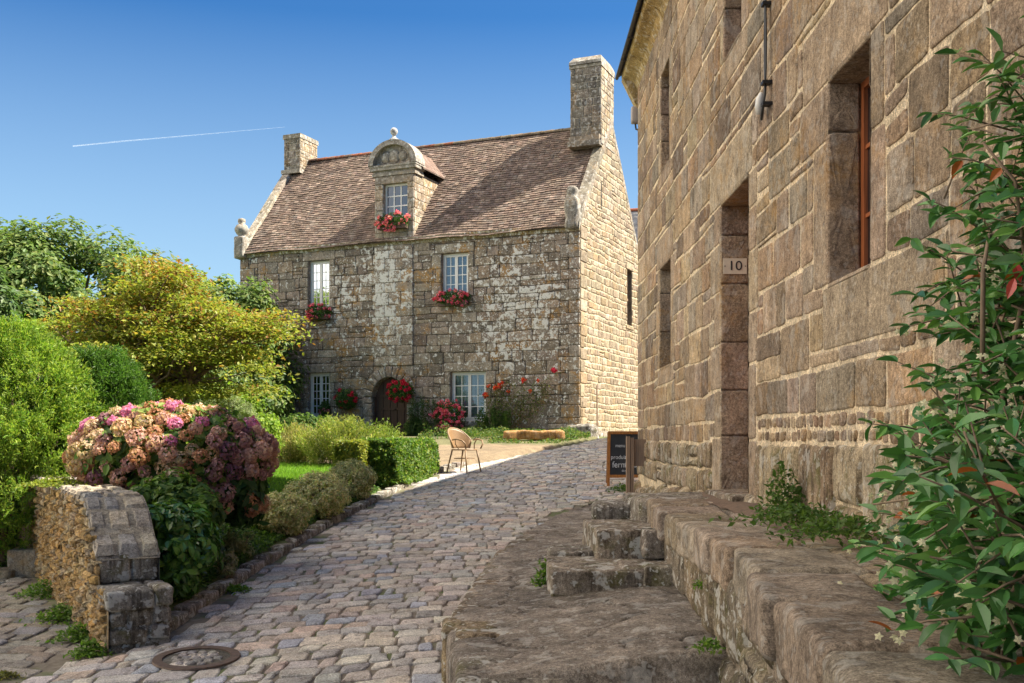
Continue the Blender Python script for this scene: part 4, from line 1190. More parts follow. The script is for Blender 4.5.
simple_house('slate roofed house glimpsed in the gap behind the old house gable', (4.8,47), (12,45), 7, 6.3, 9.3, (.34,.28,.22), .0)

# ------------------------------------------------------------------ A-frame chalkboard, post, chair
ab = thing('chalkboard', 'chalk-written menu board on an orange wooden easel at the building corner', 'signboard', (1.97,18.2,P(18.2)))
g0 = P(18.2); bw_ = .66; bx0 = 1.63
def AB(x, z, d): # tilted front frame
    return (bx0+x+.035*(z/.95)*(1 if x < .33 else -1), 18.2+.20*(z/.95)-d+.12*x, g0+z)
mb = MB()
def abox(m, x0,z0,x1,z1,d0,d1): m.box((x0,d0,z0),(x1,d1,z1),M=lambda x,d,z: AB(x,z,d))
abox(mb,0,0,.045,.95,0,.03); abox(mb,bw_-.045,0,bw_,.95,0,.03); abox(mb,.045,.90,bw_-.045,.95,0,.03); abox(mb,.045,.15,bw_-.045,.20,0,.03)
mb.build('frame', M_board, ab)
mb = MB(); abox(mb,.045,.20,bw_-.045,.90,.008,.018); mb.build('board', M_slate, ab)
mb = MB()
for x in (0, bw_-.045): mb.box((bx0+x+.03,18.2,g0),(bx0+x+.07,18.23,g0+.93),M=lambda a,b,c: (a, b+.22+.28*(1-(c-g0)/.93)+.12*(a-bx0), c))
mb.build('rear_leg', M_board, ab)
for txt, sz, x, z in (('menu',.085,.22,.70),('produits',.10,.21,.50),('fermiers',.15,.31,.37),('du jour',.06,.33,.27)):
    text_mesh(txt, sz, lambda a,b,c,x=x,z=z: AB(x+a*.9, z+b, .021+c), 'chalk_writing', M_chalk, ab, .0005)
ps = thing('wooden_post', 'grey brown grooved wooden post standing in front of the chalkboard', 'post', (1.72,15.4,-1.0))
mb = MB(); px_, py_ = 1.715, 15.4
mb.box((px_-.055,py_-.05,-1.1),(px_-.004,py_+.05,.055)); mb.box((px_+.004,py_-.04,-1.1),(px_+.052,py_+.04,.035)); mb.box((px_-.01,py_-.02,-1.1),(px_+.01,py_+.05,.03))
mb.build('shaft', M_post, ps)
mb = MB(); mb.box((px_-.06,py_-.055,.055),(px_+.03,py_+.055,.065)); mb.build('cap', M_metal, ps)
mb = MB(); mb.box((px_+.06,py_+.0,-.38),(px_+.24,py_+.02,.01)); mb.build('side_panel', M_post, ps)

def make_chair():
    cx, cy, cz = -.93, 20.6, P(20.6)
    ch = thing('bistro_chair', 'rattan bistro armchair standing at the edge of the cobbles', 'chair', (cx,cy,cz))
    a = R(-38)       # local +x is the way it faces
    def T(x,y,z): return (cx+x*math.cos(a)-y*math.sin(a), cy+x*math.sin(a)+y*math.cos(a), cz+z)
    for (x0,y0,x1,y1) in ((.18,.17,.25,.21),(.18,-.17,.25,-.21),(-.17,.16,-.27,.2),(-.17,-.16,-.27,-.2)):
        m = MB(); tube(m, [T(x0,y0,.43),T((x0+x1)/2,(y0+y1)/2,.22),T(x1,y1,-.01)], [.017,.015,.013], 8); m.build('leg', M_rattan, ch, smooth=True)
    m = MB()
    n=24; v=[T(0,0,.45)]+[T(.22*math.cos(2*PI*k/n)*(1.05), .22*math.sin(2*PI*k/n), .455) for k in range(n)]+[T(.235*math.cos(2*PI*k/n), .235*math.sin(2*PI*k/n), .43) for k in range(n)]
    m.add(v, [(0,1+k,1+(k+1)%n) for k in range(n)]+[(1+k,1+(k+1)%n,1+n+(k+1)%n,1+n+k) for k in range(n)])
    m.build('seat', plain('cane_seat', (.36,.30,.25), .6, bump=.5, bs=150, var=.3), ch)
    m = MB(); tube(m, [T(.235*math.cos(2*PI*k/n), .235*math.sin(2*PI*k/n), .44) for k in range(n+1)], .017, 6, caps=False); 
    tube(m, [T(.20*math.cos(2*PI*k/n), .19*math.sin(2*PI*k/n), .27) for k in range(n+1)], .009, 6, caps=False); m.build('seat_ring', M_rattan, ch, smooth=True)
    # curved woven back
    m = MB(); rows_, cols_ = 9, 17; v = []
    for i in range(rows_+1):
        for j in range(cols_+1):
            an = R(180)+R(75)*(j/cols_*2-1); f = i/rows_
            topz = .86-.24*abs(j/cols_*2-1)**2.2
            z = .47+(topz-.47)*f; r = .245+.07*f
            v.append(T(r*math.cos(an), r*math.sin(an), z))
    k = cols_+1
    m.add(v, [(i*k+j,i*k+j+1,(i+1)*k+j+1,(i+1)*k+j) for i in range(rows_) for j in range(cols_)])
    bk = m.build('backrest', M_rattan, ch, smooth=True)
    mo = bk.modifiers.new('t', 'SOLIDIFY'); mo.thickness = .012
    m = MB(); top = v[-k:]
    tube(m, [v[0]]+top+[v[k-1]], .016, 7); m.build('back_rim', M_rattan, bk, smooth=True)
    for s_ in (-1,1):
        m = MB()
        tube(m, [T(-.03,s_*.31,.63),T(.08,s_*.32,.645),T(.20,s_*.30,.62),T(.255,s_*.26,.55),T(.23,s_*.22,.46)], .016, 8)
        tube(m, [T(.05,s_*.315,.64),T(.02,s_*.28,.55),T(.06,s_*.235,.46)], .012, 7)
        m.build('armrest', M_rattan, ch, smooth=True)
make_chair()

# ------------------------------------------------------------------ planting
G1 = [(.075,.14,.025),(.055,.11,.022),(.10,.17,.03),(.13,.19,.035)]
def stems(mb, base, tips, r0, r1, wob=.06, n=5, col=(.2,.15,.1)):
    for t in tips:
        b = V3(base); t = V3(t); pts = []
        for i in range(n+1):
            f = i/n; p = b+(t-b)*f; p = p+rng.normal(size=3)*wob*np.linalg.norm(t-b)*math.sin(PI*f)*.5
            p[2] += .10*np.linalg.norm(t-b)*math.sin(PI*f)*.4
            pts.append(p)
        tube(mb, pts, list(np.linspace(r0, r1, n+1)), 6, col)
# big broadleaf trees behind
def big_tree(label, c, rad, n, cols, w=None, trunkz=.0, size=.17):
    t = thing('broadleaf_tree', label, 'tree', (c[0],c[1],trunkz), 'trees behind the garden')
    m = MB(); cc = bush(m, c, rad, n, size, .6, cols, w, clumps=260, cr=.17, fill=.72, up=.5, var=.25); m.build('crown', M_leaf, t)
    m = MB(); tube(m, [(c[0],c[1],trunkz-.3),(c[0]+.1,c[1],c[2]-rad[2]*.2),(c[0],c[1],c[2]+rad[2]*.5)], [.35,.25,.08], 10)
    stems(m, (c[0],c[1],c[2]-rad[2]*.5), cc[::5], .12, .02); m.build('trunk', M_bark, t, smooth=True)
TG = [(.13,.20,.05),(.09,.155,.04),(.17,.235,.06),(.21,.25,.07)]
big_tree('broad dark green tree at the far left behind the garden', (-12.6,30,2.6), (4.9,3.5,3.65), 90000, TG)
big_tree('rounded green tree behind the yellowing tree', (-9.9,33,2.2), (3.5,3,3.3), 50000, TG)
big_tree('pale green tree at the left edge behind the conifer', (-13.5,25,1.2), (2.6,2.6,3.2), 36000, [(.09,.15,.05),(.07,.12,.04),(.12,.18,.06)])
big_tree('small tree top showing over the slate roof in the gap', (7.2,60,8.5), (3.5,2.5,4.2), 7000, TG, size=.3)

# yellowing dogwood with layered branches
dg = thing('layered_tree', 'layered tree turning yellow and orange beside the old house', 'tree', (-5.2,15.6,-.6), None)
m = MB(); m2 = MB(); tips = []
for k in range(128):
    an = rng.uniform(0, 2*PI); f = rng.uniform(0, 1)**.55
    zz = rng.uniform(.62, 2.62); prof = np.interp(zz, [.5,.9,1.3,1.9,2.4,2.7], [1.3,1.75,1.85,1.6,1.2,.7])
    r_ = prof*f*(1+.22*math.sin(an*3+zz*2)+(.2 if rng.uniform() < .15 else 0))
    if zz > 1.9: zz -= .5*max(0, math.sin(an*2.3+1))
    cx, cy = -5.15+r_*math.cos(an)*1.02+.15, 15.8+r_*math.sin(an)*.8
    if cx > -3.45-.35*max(0, 1.5-zz): continue
    tips.append((cx, cy, zz-.05))
    n_ = 330; cr_ = rng.uniform(.22,.52)
    q = rng.normal(size=(n_,3))*np.array([cr_*.62,cr_*.62,.045]); q[:,2] -= .35*(q[:,0]**2+q[:,1]**2)
    p = np.array([cx,cy,zz])+q
    warm = np.clip((zz-1.3)/1.5, 0, 1)*.6+.06
    cols = np.where(rng.uniform(size=(n_,1)) < warm*rng.uniform(.2,1.5), colmix(n_, [(.30,.17,.035),(.36,.24,.05),(.26,.12,.03)]), colmix(n_, [(.24,.28,.04),(.30,.31,.05),(.16,.22,.035),(.35,.33,.07)]))
    leaves(m, p, np.array([0,0,1.])+rng.normal(size=(n_,3))*.5, .07*rng.uniform(.7,1.3,(n_,1,1)), .55, cols)
m.build('crown', M_leaf, dg)
for j, b in enumerate(((-5.3,15.6,-.7),(-5.1,15.7,-.7),(-4.95,15.5,-.7),(-5.45,15.75,-.7))):
    up_ = (b[0]+(-.1,.05,.2,-.25)[j], b[1]+.05, .5+.2*j)
    tube(m2, [b, ((b[0]+up_[0])/2+.03, b[1], 0), up_], [.06,.05,.04], 8)
    stems(m2, up_, [t for i, t in enumerate(tips) if i % 4 == j][:26], .03, .006, .08)
m2.build('trunk', M_bark, dg, smooth=True)

# feathery shrub on the left, split into a sunlit and a shaded colour: short sprays of needle-fine leaves all over the outside
def spray_shrub(label, c, zs, rs, nsp, per, cols, leaf=.05, top=None):
    t = thing('feathery_shrub', label, 'shrub', (c[0],c[1],zs[0]), 'sunlit and shaded parts of the feathery shrub')
    m = MB(); zt = zs[0]+(zs[-1]-zs[0])*rng.uniform(0,1,nsp)**.85; ph = rng.uniform(0,2*PI,nsp)
    r0 = np.interp(zt, zs, rs)
    lump = np.array([noise.noise(Vector((math.cos(a)*1.4+c[0], math.sin(a)*1.4, b*1.2)))+.5*noise.noise(Vector((math.cos(a)*4, math.sin(a)*4+c[0], b*3.5))) for a, b in zip(ph, zt)])
    r0 = r0*(1+.28*lump)*rng.uniform(.62,1.,nsp)**.6
    o = np.stack([c[0]+r0*np.cos(ph), c[1]+r0*np.sin(ph), zt], 1)
    d = np.stack([np.cos(ph)*.75, np.sin(ph)*.75, np.full(nsp,.75)],1)+rng.normal(size=(nsp,3))*.35; d /= np.linalg.norm(d,axis=1,keepdims=True)
    k = np.repeat(np.arange(nsp), per); f = rng.uniform(0,1,len(k))[:,None]
    L = rng.uniform(.12,.34,nsp)[k][:,None]
    p = o[k]+d[k]*L*(f-.35)+rng.normal(size=(len(k),3))*.022; p[:,2] -= .10*(f[:,0]**2)*L[:,0]
    cc = colmix(len(k), cols, var=.15)*(1+rng.uniform(-.2,.25,(nsp,1)))[k]*(1+.35*lump[k][:,None])  # hollows between lumps darkened, shade put into the leaf colour
    leaves(m, p, rng.normal(size=(len(k),3)), leaf*rng.uniform(.6,1.4,(len(k),1,1)), .26, np.clip(cc,0,1), tdir=d[k]+rng.normal(size=(len(k),3))*.45)
    # inner dense mass
    m.build('foliage', M_leaf, t)
    m = MB()
    for q in range(26):
        a = rng.uniform(0,2*PI); zz = rng.uniform(zs[0]+.5, zs[-1]-.2); r_ = float(np.interp(zz, zs, rs))*.8
        b0 = V3((c[0]+rng.normal()*.06, c[1]+rng.normal()*.06, zs[0]-.1)); e = V3((c[0]+r_*math.cos(a), c[1]+r_*math.sin(a), zz))
        tube(m, [b0, (b0+e)/2+(0,0,.1), e], [.035,.022,.008], 6, (.2,.15,.1))
    m.build('stems', M_bark, t, smooth=True)
spray_shrub('sunlit part of the tall feathery shrub at the left edge, sunlight put into its yellow green', (-5.95,12.5,0), [-1.3,-.6,.1,.6,1.0,1.32], [.9,1.1,1.15,.95,.65,.15], 4600, 36, [(.24,.33,.04),(.17,.27,.032),(.30,.37,.05),(.11,.21,.025)])
spray_shrub('shaded part of the feathery shrub reaching towards the layered tree, shade put into its darker green', (-5.15,13.2,0), [-.9,-.3,.2,.7,1.05], [.6,.75,.72,.5,.15], 2300, 34, [(.07,.15,.02),(.05,.115,.018),(.11,.20,.03)])
def shrub(name, label, cat, c, rad, n, size, asp, cols, w=None, mat=None, stem=True, group=None, loc=None, **k):
    gzv = c[2]-rad[2]
    t = thing(name, label, cat, loc or (c[0],c[1],gzv), group)
    m = MB(); cc = bush(m, c, rad, n, size, asp, cols, w, **k); m.build('foliage', mat or M_leaf, t)
    if stem:
        m = MB(); stems(m, (c[0],c[1],gzv-.05), cc[::3], .012+.01*rad[0], .004); m.build('stems', M_bark, t)
    return t
shrub('dark_shrub', 'dark shrubs below the conifer at the left edge of the picture', 'shrub', (-6.9,13.3,-1.1), (1.3,.9,1.0), 14000, .07, .5, G1, clumps=60, cr=.35)
shrub('hedge_mound', 'low green growth behind the small garden steps', 'shrub', (-5.7,12.75,-1.1), (.6,.4,.55), 7000, .06, .5, G1, clumps=40, cr=.35)
# greyish clipped dome and bright yellow green bush behind it
shrub('clipped_dome', 'clipped grey green dome of foliage behind the hydrangea', 'shrub', (-4.95,17.4,.08), (.80,.8,.80), 30000, .045, .35, [(.22,.27,.12),(.18,.23,.10),(.28,.32,.16)], clumps=260, cr=.16, fill=.93)
shrub('yellow_green_bush', 'bright yellow green rounded bush beside the grey green dome', 'shrub', (-4.85,18.4,.06), (.85,.7,.85), 12000, .07, .6, [(.19,.29,.03),(.25,.34,.04),(.13,.22,.025)], clumps=110, cr=.25, fill=.85)
# leafy dark shrub at the kerb beside the wall
t = shrub('laurel_shrub', 'dark green leafy shrub between the wall end and the kerb', 'shrub', (-2.98,9.15,-.98), (.42,.42,.46), 5600, .085, .55, [(.07,.16,.03),(.09,.20,.035),(.05,.12,.025),(.14,.26,.04)], clumps=60, cr=.35, fill=.6, tmpl=LD, mat=M_gloss)
shrub('ivy_clump', 'tangle of light green leaves under the hydrangea blooms', 'shrub', (-3.15,9.9,-.66), (.5,.4,.3), 3800, .075, .6, [(.09,.16,.03),(.14,.22,.04),(.06,.12,.025)], clumps=50, cr=.35, fill=.6, tmpl=LD)
# variegated euonymus row along the kerb
EU = [(.60,.56,.32),(.46,.47,.22),(.70,.64,.40),(.28,.33,.12),(.56,.44,.22)]
for (x,y,rx,rz,lab) in ((-2.74,12.6,.35,.26,'variegated shrub nearest the street corner in the clipped row'),(-2.60,14.2,.42,.30,'widest variegated shrub in the row along the kerb'),(-2.42,16.0,.36,.30,'variegated shrub touching the dark box hedge')):
    shrub('variegated_shrub', lab, 'shrub', (x,y,gz(x,y)+rz*.9), (rx,.6 if rx > .4 else .4,rz), int(17000*rx/.5), .038, .6, EU, clumps=150, cr=.22, fill=.85, group='variegated shrubs along the kerb')
shrub('tiny_shrub', 'tiny cream leaved shrub standing alone by the kerb', 'shrub', (-2.85,11.1,gz(-2.85,11.1)+.13), (.17,.17,.16), 900, .045, .5, [(.3,.3,.17),(.2,.22,.1)], clumps=20, cr=.35)
shrub('tiny_shrub', 'small pale shrub tucked against the dark leafy shrub', 'shrub', (-2.72,10.05,gz(-2.8,10.05)+.16), (.1,.15,.13), 500, .045, .5, [(.33,.3,.2),(.2,.22,.1)], clumps=14, cr=.35)
# box hedge
def hedge_box(name, label, c, half, n, size, cols, w=None, rot=0.):
    t = thing(name, label, 'hedge', (c[0],c[1],c[2]-half[2]))
    half = V3(half); d = rng.uniform(-1,1,(n,3)); ax = rng.choice(3, n, p=[.3,.4,.3]); sg = rng.choice([-1.,1.], n)
    d[np.arange(n), ax] = sg
    # rounded corners and a slightly uneven clip
    L = np.maximum(1, np.linalg.norm(d, axis=1)/1.5)[:,None]; d = d/L
    bump_ = np.array([noise.noise(Vector(q*3.2)) for q in d])[:,None]
    q = d*half*(1+.09*bump_-rng.exponential(.05,(n,1)))
    ca, sa = math.cos(rot), math.sin(rot)
    p = np.stack([q[:,0]*ca-q[:,1]*sa, q[:,0]*sa+q[:,1]*ca, q[:,2]],1)+V3(c)
    nn = np.zeros((n,3)); nn[np.arange(n), ax] = sg
    nn = np.stack([nn[:,0]*ca-nn[:,1]*sa, nn[:,0]*sa+nn[:,1]*ca, nn[:,2]],1)*.6+rng.normal(size=(n,3))*.5+(0,0,.3)
    m = MB(); leaves(m, p, nn, size*rng.uniform(.7,1.3,(n,1,1)), .6, np.clip(colmix(n, cols, w)*(1+.35*bump_),0,1)); m.build('foliage', M_leaf, t)
    m = MB(); stems(m, (c[0],c[1],c[2]-half[2]-.1), [V3(c)+v*half*.6 for v in rand_dirs(14)], .02, .006); m.build('stems', M_bark, t)
hedge_box('box_hedge', 'squared dark green box hedge with yellowish top by the kerb', (-2.06,19.0,-.36), (.42,1.45,.37), 40000, .05, [(.10,.18,.025),(.065,.13,.02),(.16,.24,.03),(.26,.29,.05)], [.35,.35,.2,.1], -.16)
hedge_box('golden_hedge', 'yellow leaved part of the hedge at its left end', (-2.62,17.7,-.38), (.24,.45,.36), 12000, .05, [(.30,.29,.04),(.22,.25,.03),(.14,.19,.03)], rot=-.1)
# feathery yellow-green perennials
YG = [(.27,.29,.05),(.19,.25,.035),(.34,.33,.08),(.13,.19,.03)]
def feather(label, c, rad, n, cols, group='feathery shrubs behind the lawn'):
    t = thing('feathery_shrub', label, 'shrub', (c[0],c[1],c[2]), group)
    m = MB(); ns = 130
    an = rng.uniform(0,2*PI,ns); sp = rng.uniform(0,1,ns)**.6
    tip = np.stack([c[0]+rad[0]*sp*np.cos(an), c[1]+rad[1]*sp*np.sin(an), c[2]+rad[2]*np.sqrt(1-.65*sp**2)*rng.uniform(.75,1.08,ns)],1)
    base = np.stack([c[0]+rad[0]*.35*sp*np.cos(an), c[1]+rad[1]*.35*sp*np.sin(an), np.full(ns, c[2])],1)
    k = rng.integers(0,ns,n); f = rng.uniform(.25,1.02,n)[:,None]
    p = base[k]+(tip[k]-base[k])*f; p[:,2] += 0; p += rng.normal(size=(n,3))*.035
    d = (tip-base)[k]; d /= np.linalg.norm(d,axis=1,keepdims=True)
    leaves(m, p, rng.normal(size=(n,3)), .075*rng.uniform(.6,1.3,(n,1,1)), .2, colmix(n, cols)*(1+rng.uniform(-.25,.25,(ns,1)))[k], tdir=d+rng.normal(size=(n,3))*.45)
    m.build('foliage', M_leaf, t)
    m = MB()
    for a, b in zip(base[::3], tip[::3]): tube(m, [a, (a+b)/2+(0,0,.03), b], [.008,.006,.003], 4, (.3,.25,.1))
    m.build('stems', M_bark, t)
feather('broad yellow green feathery shrub below the arched door', (-3.45,21.2,-.62), (.95,.8,1.05), 20000, YG)
feather('straw tinted feathery shrub at the left end of the lawn', (-4.55,21.8,-.62), (.8,.7,.95), 13000, [(.36,.30,.11),(.26,.25,.06),(.17,.21,.04)])
feather('small fresh green feathery shrub right of the yellow one', (-2.75,21.6,-.6), (.65,.5,.95), 9000, [(.14,.22,.03),(.20,.28,.04),(.26,.30,.05)])
shrub('low_shrub', 'low dark bushes along the house wall below the left window', 'shrub', (-6.2,30.5,.10), (2.3,.6,.6), 12000, .1, .55, G1, clumps=80, cr=.25)
shrub('wall_shrub', 'dark climbing leaves along the house base right of the door', 'shrub', H(5.2,-.35,.30), (.42,.3,.42), 2600, .08, .5, G1, clumps=50, cr=.3)
def spires(label, s0, s1, hgt, n, cols):
    t = thing('tall_plant', label, 'plant', H((s0+s1)/2,-.4,0), 'tall plants against the house wall')
    m = MB(); st_ = MB()
    for k in range(n):
        s_ = random.uniform(s0,s1); w_ = random.uniform(-.7,-.2); hh = hgt*random.uniform(.7,1.05)
        b = V3(H(s_,w_,0)); tube(st_, [b, b+(.03,0,hh*.5), b+(0,0,hh)], [.008,.006,.003], 4, (.1,.12,.04))
        q = 300; f = rng.uniform(.05,1,q)
        p = b+np.stack([rng.normal(size=q)*.09*(1-f*.7), rng.normal(size=q)*.09*(1-f*.7), f*hh],1)
        leaves(m, p, rng.normal(size=(q,3))+(0,0,.5), .07*rng.uniform(.6,1.2,(q,1,1)), .4, colmix(q, cols))
    m.build('foliage', M_leaf, t); st_.build('stems', M_bark, t)
spires('tall dark green spires right of the arched door', 4.35, 5.35, 1.35, 9, [(.045,.09,.025),(.07,.12,.03)])
spires('leafy growth at the wall right of the lower window', 1.9, 3.1, .95, 14, [(.06,.12,.025),(.10,.17,.03)])
# rose bush trained on the wall
rs = thing('rose_bush', 'climbing rose with orange and red blooms on the house wall', 'rose bush', H(2.2,-.3,0))
m = MB(); sm_ = MB(); bl = []
for (s_,z_) in ((2.96,1.35),(2.85,1.62),(2.62,1.58),(2.5,1.62),(2.4,1.72),(2.2,1.45),(1.72,1.78),(1.5,1.45),(.75,2.05),(1.25,1.75),(2.0,1.9),(1.0,1.6),(1.9,1.2),(2.75,.9)):
    tip = V3(H(s_,-.18,z_)); b = V3(H(2.5-.6*(3-s_)*.6,-.25,0)); bl.append(tip)
    mid = (b+tip)/2+rng.normal(size=3)*.06; tube(sm_, [b, mid, tip], [.014,.009,.004], 5, (.16,.12,.06))
    q = 160; f = rng.uniform(.35,1,q)[:,None]; p = b+(tip-b)*f+rng.normal(size=(q,3))*.10
    leaves(m, p, rng.normal(size=(q,3)), .06*rng.uniform(.7,1.2,(q,1,1)), .6, colmix(q, [(.14,.17,.05),(.09,.13,.035),(.22,.22,.08)]))
m.build('foliage', M_leaf, rs); sm_.build('stems', M_bark, rs)
def bloom(mb, c, r, n, cols, psize=.5, asp=.9):
    d = rand_dirs(n); p = V3(c)+d*r*rng.uniform(.6,1,(n,1))
    leaves(mb, p-d*r*.1, d+rng.normal(size=(n,3))*.35, r*psize*rng.uniform(.8,1.2,(n,1,1)), asp, colmix(n, cols, var=.2))
for i, b in enumerate(bl[:10]):
    mm = MB(); bloom(mm, b+(0,-.05,0), .085 if i in (2,3,8,6,0) else .055, 46, [(.85,.10,.05),(.9,.22,.06),(.75,.06,.08)] if i not in (8,) else [(.75,.04,.10),(.85,.07,.14)], .8); mm.build('rose_bloom', M_petal, rs)
# low plants at the foot of the wall / bench
for lab, x0, x1, y0, y1, zz, n_ in (('low green plants around the stone bench',-.6,2.2,27.3,31.4,.24,15000),('low herbs under the lower right window',-2.6,-.5,28.8,32,.3,5000)):
    m = MB(); xx = rng.uniform(x0,x1,n_); yy = rng.uniform(y0,y1,n_); hh = rng.uniform(0,zz,n_)*np.array([.35+max(0,1.3*noise.noise(Vector((a*1.7,b*1.7,6)))+.5) for a,b in zip(xx,yy)])
    keep = np.array([a < K(b)-.15 and house_sw(a,b)[1] < -.05 and noise.noise(Vector((a*1.1,b*1.1,8))) > -.3 and not (abs(b-28.4) < .3 and -.3 < a < 1.45) for a,b in zip(xx,yy)])
    keep &= ~((yy < 28.2)&(hh > .12))
    p = np.array([(a,b,P(b)+.02+c) for a,b,c in zip(xx[keep],yy[keep],hh[keep])]); q = len(p)
    leaves(m, p, rng.normal(size=(q,3))+(0,0,1), .065*rng.uniform(.6,1.3,(q,1,1)), .55, colmix(q, [(.07,.14,.025),(.12,.19,.035),(.045,.095,.02),(.20,.20,.06)]))
    tag(stuff(m.build('ground_cover', M_leaf)), lab, 'plants')

# geranium window boxes and hanging baskets
def geranium(kind, label, cat, c, rx, rz, pink, nh, depth=.2, planter=True, hang=False, leafy=.5, ry=None):
    t = thing(kind, label, cat, (c[0],c[1],c[2]-rz), None)
    m = MB(); n_ = int(1500*leafy*2)
    u2 = V3((HU[0],HU[1],0)); w2 = V3((HW[0],HW[1],0))
    d = rand_dirs(n_)*rng.uniform(.3,1,(n_,1))**.5
    p = V3(c)+d[:,0:1]*rx*u2+d[:,1:2]*depth*w2+d[:,2:3]*rz*np.array([0,0,1])
    leaves(m, p, d+rng.normal(size=(n_,3))*.5-w2*.6, .055*rng.uniform(.7,1.2,(n_,1,1)), .9, colmix(n_, [(.06,.13,.025),(.09,.18,.03),(.045,.10,.02)]))
    m.build('foliage', M_leaf, t)
    for k in range(nh):
        d = rand_dirs(1)[0]; d[1] = -abs(d[1])*.7-.3; d *= random.uniform(.75,1.08)
        p = V3(c)+d[0]*rx*u2+d[1]*depth*w2+V3((0,0,d[2]*rz))
        mm = MB(); bloom(mm, p, random.uniform(.045,.075), 30, pink, .75); mm.build('flower_head', M_petal, t)
    if planter:
        m = MB(); b = V3(c)-V3((0,0,rz*.55)); L = rx*.8
        if hang:
            lathe(m, [(.06,-.16),(.13,-.1),(.16,0),(.15,0)], b, 14); tube(m, [b+w2*.0+(0,0,.02), b+(0,0,rz*1.5), b+w2*.35+(0,0,rz*1.7)], .008, 5)
        else:
            m.add([tuple(b+a*L*u2+bb*.09*w2+V3((0,0,zz))) for zz in (-.08,.05) for a,bb in ((-1,-1),(1,-1),(1,1),(-1,1))], [(0,1,2,3),(4,5,6,7),(0,1,5,4),(1,2,6,5),(2,3,7,6),(3,0,4,7)])
        m.build('planter', M_iron, t)
PK = [(.80,.10,.20),(.85,.22,.32),(.70,.06,.13),(.88,.33,.42)]; RD = [(.60,.02,.06),(.72,.04,.10),(.50,.015,.05)]
geranium('window_box', 'pink geranium window box under the upper left window', 'window box', H(8.93,-.10,4.14), .50, .28, PK, 26)
geranium('window_box', 'pink geranium window box under the upper right window', 'window box', H(4.07,-.10,4.34), .62, .26, PK, 34)
geranium('window_box', 'pink geranium window box on the dormer window', 'window box', H(6.13,-.20,6.84), .62, .28, [(.88,.28,.30),(.85,.14,.28),(.9,.42,.42)], 36)
geranium('window_box', 'large mass of pink geraniums at the lower right window', 'window box', H(4.06,-.35,.76), .58, .48, PK, 60, .28)
geranium('window_box', 'small dark geranium pot at the lower left window', 'window box', H(8.62,-.2,.95), .2, .32, [(.45,.05,.08),(.6,.3,.3)], 7, .15, leafy=.3)
geranium('hanging_basket', 'hanging basket with few red flowers left of the arched door', 'hanging basket', H(7.75,-.3,1.30), .42, .35, RD, 14, .3, True, True)
geranium('hanging_basket', 'hanging basket full of red flowers right of the arched door', 'hanging basket', H(5.75,-.35,1.52), .45, .36, RD, 36, .3, True, True)

# hydrangea
hy = thing('hydrangea', 'huge hydrangea with fading salmon, pink and mauve flower heads behind the wall', 'hydrangea', (-3.8,10.9,-.7))
m = MB(); HR = (1.0,.75,.50); HC = (-3.50,10.9,-.17)
bush(m, HC, (.98,.70,.48), 9000, .10, .6, [(.10,.19,.03),(.17,.27,.05),(.06,.12,.025),(.24,.32,.07)], clumps=120, cr=.25, fill=.8, tmpl=LD, up=.6)
bush(m, (-2.95,10.9,-.5), (.42,.5,.45), 2500, .11, .6, [(.06,.12,.03),(.04,.09,.025)], clumps=40, cr=.3, fill=.6, tmpl=LD)  # lobe on the shaded side, shade put into darker leaf colours
m.build('foliage', M_leaf, hy)
m = MB(); stems(m, (-3.7,10.9,-1.0), [V3(HC)+d*V3(HR)*.8 for d in rand_dirs(20)], .015, .006); m.build('stems', M_bark, hy)
palettes = [[(.50,.26,.15),(.60,.35,.21),(.42,.20,.12)],[(.54,.34,.20),(.62,.44,.29),(.44,.33,.17)],[(.58,.33,.27),(.64,.42,.35),(.50,.28,.22)],[(.60,.20,.38),(.70,.30,.48)],[(.42,.22,.22),(.50,.30,.27),(.34,.17,.17)],[(.24,.10,.13),(.30,.15,.18),(.20,.09,.10)],[(.55,.40,.26),(.48,.33,.2),(.6,.46,.34)],[(.40,.22,.50),(.5,.3,.58)]]
hmesh = []
for pal in palettes:
    for q in range(2):
        b = MB(); n_ = 150
        d = rand_dirs(n_); d[:,2] = np.abs(d[:,2])*1.0-.25; d /= np.linalg.norm(d,axis=1,keepdims=True)
        lump = 1+.12*np.sin(d[:,0:1]*6+q)*np.sin(d[:,1:2]*7)
        p = d*np.array([.085,.085,.07])*lump
        leaves(b, p-d*.01, d+rng.normal(size=(n_,3))*.3, .032*rng.uniform(.8,1.2,(n_,1,1)), .95, colmix(n_, pal, var=.22))
        o = b.build('flower_head_source', M_petal); hmesh.append(o.data); bpy.data.objects.remove(o)
heads = []
tries = 0
while len(heads) < 165 and tries < 9000:
    tries += 1
    d = rand_dirs(1)[0]
    if d[1] > .25 or d[2] < -.75: continue
    p = V3(HC)+d*V3(HR)*random.uniform(.94,1.05)
    if len(heads) > 140:
        p = V3((-2.92,10.9,-.42))+d*V3((.42,.5,.42))*random.uniform(.9,1.05)
    if all(np.linalg.norm(p-h[0]) > .115 for h in heads): heads.append((p, d))
heads.sort(key=lambda h: h[0][1])
rest = MB()
